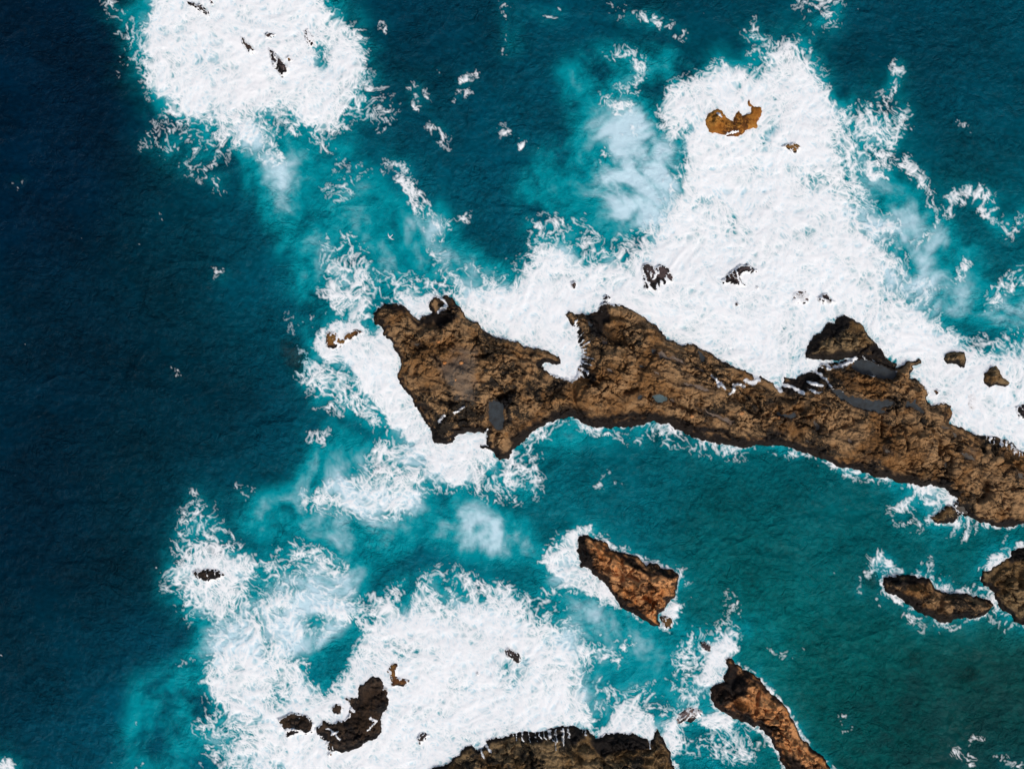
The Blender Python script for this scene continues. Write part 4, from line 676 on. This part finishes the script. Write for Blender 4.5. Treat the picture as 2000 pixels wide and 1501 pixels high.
# boulders bedded in the headland
def boulder(px, py, r, seed):
    nu, nv = 14, 8; co = []; x0, y0 = P2W(px, py); R = r*U
    z0 = float(sample(H, np.array([px]), np.array([py]))[0])
    for j in range(nv+1):
        th = math.pi*j/nv
        for i in range(nu):
            ph = 2*math.pi*i/nu; d = (math.sin(th)*math.cos(ph), math.sin(th)*math.sin(ph), math.cos(th))
            k = 1+.28*float(perlin(np.array([d[0]*1.3+seed*3.1]), np.array([d[1]*1.3+d[2]*1.7+seed]), 3)[0])
            co.append((d[0]*R*k*1.1, d[1]*R*k*.9, d[2]*R*k*.7))
    q = [(j*nu+i, (j+1)*nu+i, (j+1)*nu+(i+1) % nu, j*nu+(i+1) % nu) for j in range(nv) for i in range(nu)]
    hx, hy, _ = headland.location
    return make_mesh('boulder', np.array(co, f4), np.array(q), RM['orange' if r < 5 else 'brown'], parent=headland, loc=(x0-hx, y0-hy, z0+R*.12))
for i, (bx_, by_, br_) in enumerate(BOULDERS): boulder(bx_, by_, br_, i)

# ---------------------------------------------------------------- sea foam and the thin wash running over rock
run = strokes(RUNOFF, X+1.6*perlin(X/8, Y/8, 101)+1.0*perlin(X/4, Y/4, 103), Y+1.6*perlin(X/8, Y/8, 102)+1.0*perlin(X/4, Y/4, 104))
run = run*(f4(.65)+f4(.5)*sstep(.3, .9, fib))
run = np.clip(sstep(.18, .75, run), 0, 1)
lap = sstep(.35, .9, t)*sstep(.0, .5, ridged(AX2/8, AY2/8, 105, 2)-.25)*(1-sstep(.1, 1.0, (H+.12*n10)/LAP))     # surf lapping over the rock foot
base_z = wave(X, Y)
thick_m = f4(.04)*sstep(.4, 1.0, blur(alpha, 2.5))+f4(.09)*blur(alpha, 6.0)*(f4(.6)+n25)
fz = base_z+f4(.025)+thick_m
onrock = run > .03
fz = np.where(onrock, np.maximum(fz, H+f4(.035)), fz)
lp = (lap > .12) & (H > -1) & (H < .7)
fz = np.where(lp, np.maximum(fz, H+f4(.03)), fz)
cover = np.maximum(alpha, np.where(H > -1, run, 0)); cover = np.where(lp & (H > base_z), np.maximum(lap*.95, cover), cover)
keep = (cover > .07) & ((H < fz+.02))
cellm = (np.maximum.reduce([cover[:-1, :-1], cover[1:, :-1], cover[:-1, 1:], cover[1:, 1:]]) > .14) & (np.minimum.reduce([H[:-1, :-1]-fz[:-1, :-1], H[1:, :-1]-fz[1:, :-1], H[:-1, 1:]-fz[:-1, 1:], H[1:, 1:]-fz[1:, 1:]]) < .0)
edgef = np.minimum.reduce([sstep(-150, -90, X), 1-sstep(2090, 2150, X), sstep(-150, -90, Y), 1-sstep(1590, 1650, Y)])
used, q = grid_quads(np.ones((NY, NX), bool), cellm)
fx_, fy_ = P2W(X[used], Y[used])
# tint of the water on the fine grid (bilinear from the sea mesh), mixed with white by foam cover
def fine(px, py):
    n0 = len(grow); u = (px-f4(inner_x[0]))/f4(3)+n0; w_ = (py-f4(inner_y[0]))/f4(3)+n0
    i = np.clip(np.floor(u).astype(int), 0, len(sx)-2); j = np.clip(np.floor(w_).astype(int), 0, len(sy)-2); a = np.clip(u-i, 0, 1)[:, None]; c = np.clip(w_-j, 0, 1)[:, None]
    return (tint[j, i]*(1-a)+tint[j, i+1]*a)*(1-c)+(tint[j+1, i]*(1-a)+tint[j+1, i+1]*a)*c
over = ((H > base_z-.02) & (fz > base_z+.03))[used]
cv = (cover*edgef)[used]
white = np.array((.912, .912, .908), f4)
film = fine(X[used], Y[used]); film = film+(white-film)*np.where(over, 1, cv*sstep(.04, .20, cv))[:, None]
film = np.concatenate([film, np.ones((len(film), 1), f4)], 1)
op = np.where(over, cv, 1)
foam = make_mesh('sea_foam', np.stack([fx_, fy_, fz[used]], -1), q, M_FOAM, attrs=[('cover', 'FLOAT', op), ('film', 'FLOAT_COLOR', film)])
tag(foam, 'white sea foam churned around the rocks and trailing in threads over the water', 'sea foam', kind='stuff')

# ---------------------------------------------------------------- a gull gliding over the water
gm, gnt, gp, _ = nodes_of('gull_feathers'); gn = N(gnt)
gn.link(gn.ramp(gn.noise(gn.pos(), 9, 3), [(.3, (.70, .71, .73)), (.7, (.85, .85, .86))]), gp.inputs['Base Color']); gp.inputs['Roughness'].default_value = .8
gx0, gy0 = P2W(762.5, 462.5); gz = 9.0; kk = 1-gz/CAM_H
def lathe(prof, n=10, sy=1.0):
    co = [(x, r*math.cos(2*math.pi*i/n)*sy, r*math.sin(2*math.pi*i/n)) for x, r in prof for i in range(n)]
    q = [(j*n+i, j*n+(i+1) % n, (j+1)*n+(i+1) % n, (j+1)*n+i) for j in range(len(prof)-1) for i in range(n)]
    return np.array(co, f4), np.array(q)
gull = bpy.data.objects.new('seagull', None); sc.collection.objects.link(gull)
gull.location = (gx0*kk, gy0*kk, gz); gull.rotation_euler = (0, 0, math.radians(222)); gull.empty_display_size = .2
tag(gull, 'white gull gliding above the dark water above the headland tip', 'seagull')
co, q = lathe([(.24, .004), (.21, .022), (.16, .040), (.10, .048), (.0, .062), (-.12, .045), (-.20, .025), (-.27, .006)])
make_mesh('body', co, q, gm, parent=gull)
co, q = lathe([(.31, .002), (.27, .008), (.235, .012)], 8); make_mesh('beak', co, q, PM[2], parent=gull)
for s in (-1, 1):
    prof = [(0, .06, .13, 0), (.14, .075, .15, .03), (.28, .05, .13, .04), (.40, -.02, .09, .02), (.50, -.10, .02, 0)]
    co = []
    for y, x, ch, z in prof:
        co += [(x+ch*.5, s*y, z), (x, s*y, z+.014), (x-ch*.5, s*y, z), (x, s*y, z-.008)]
    q = [(j*4+i, j*4+(i+1) % 4, (j+1)*4+(i+1) % 4, (j+1)*4+i) for j in range(len(prof)-1) for i in range(4)]
    make_mesh('wing', np.array(co, f4), np.array(q), gm, parent=gull)
make_mesh('tail', np.array([(-.20, -.02, 0), (-.20, .02, 0), (-.34, .06, 0), (-.34, -.06, 0), (-.20, -.02, .012), (-.20, .02, .012), (-.34, .06, .008), (-.34, -.06, .008)], f4), np.array([(0, 3, 2, 1), (4, 5, 6, 7), (0, 1, 5, 4), (1, 2, 6, 5), (2, 3, 7, 6), (3, 0, 4, 7)]), gm, parent=gull, smooth=False)
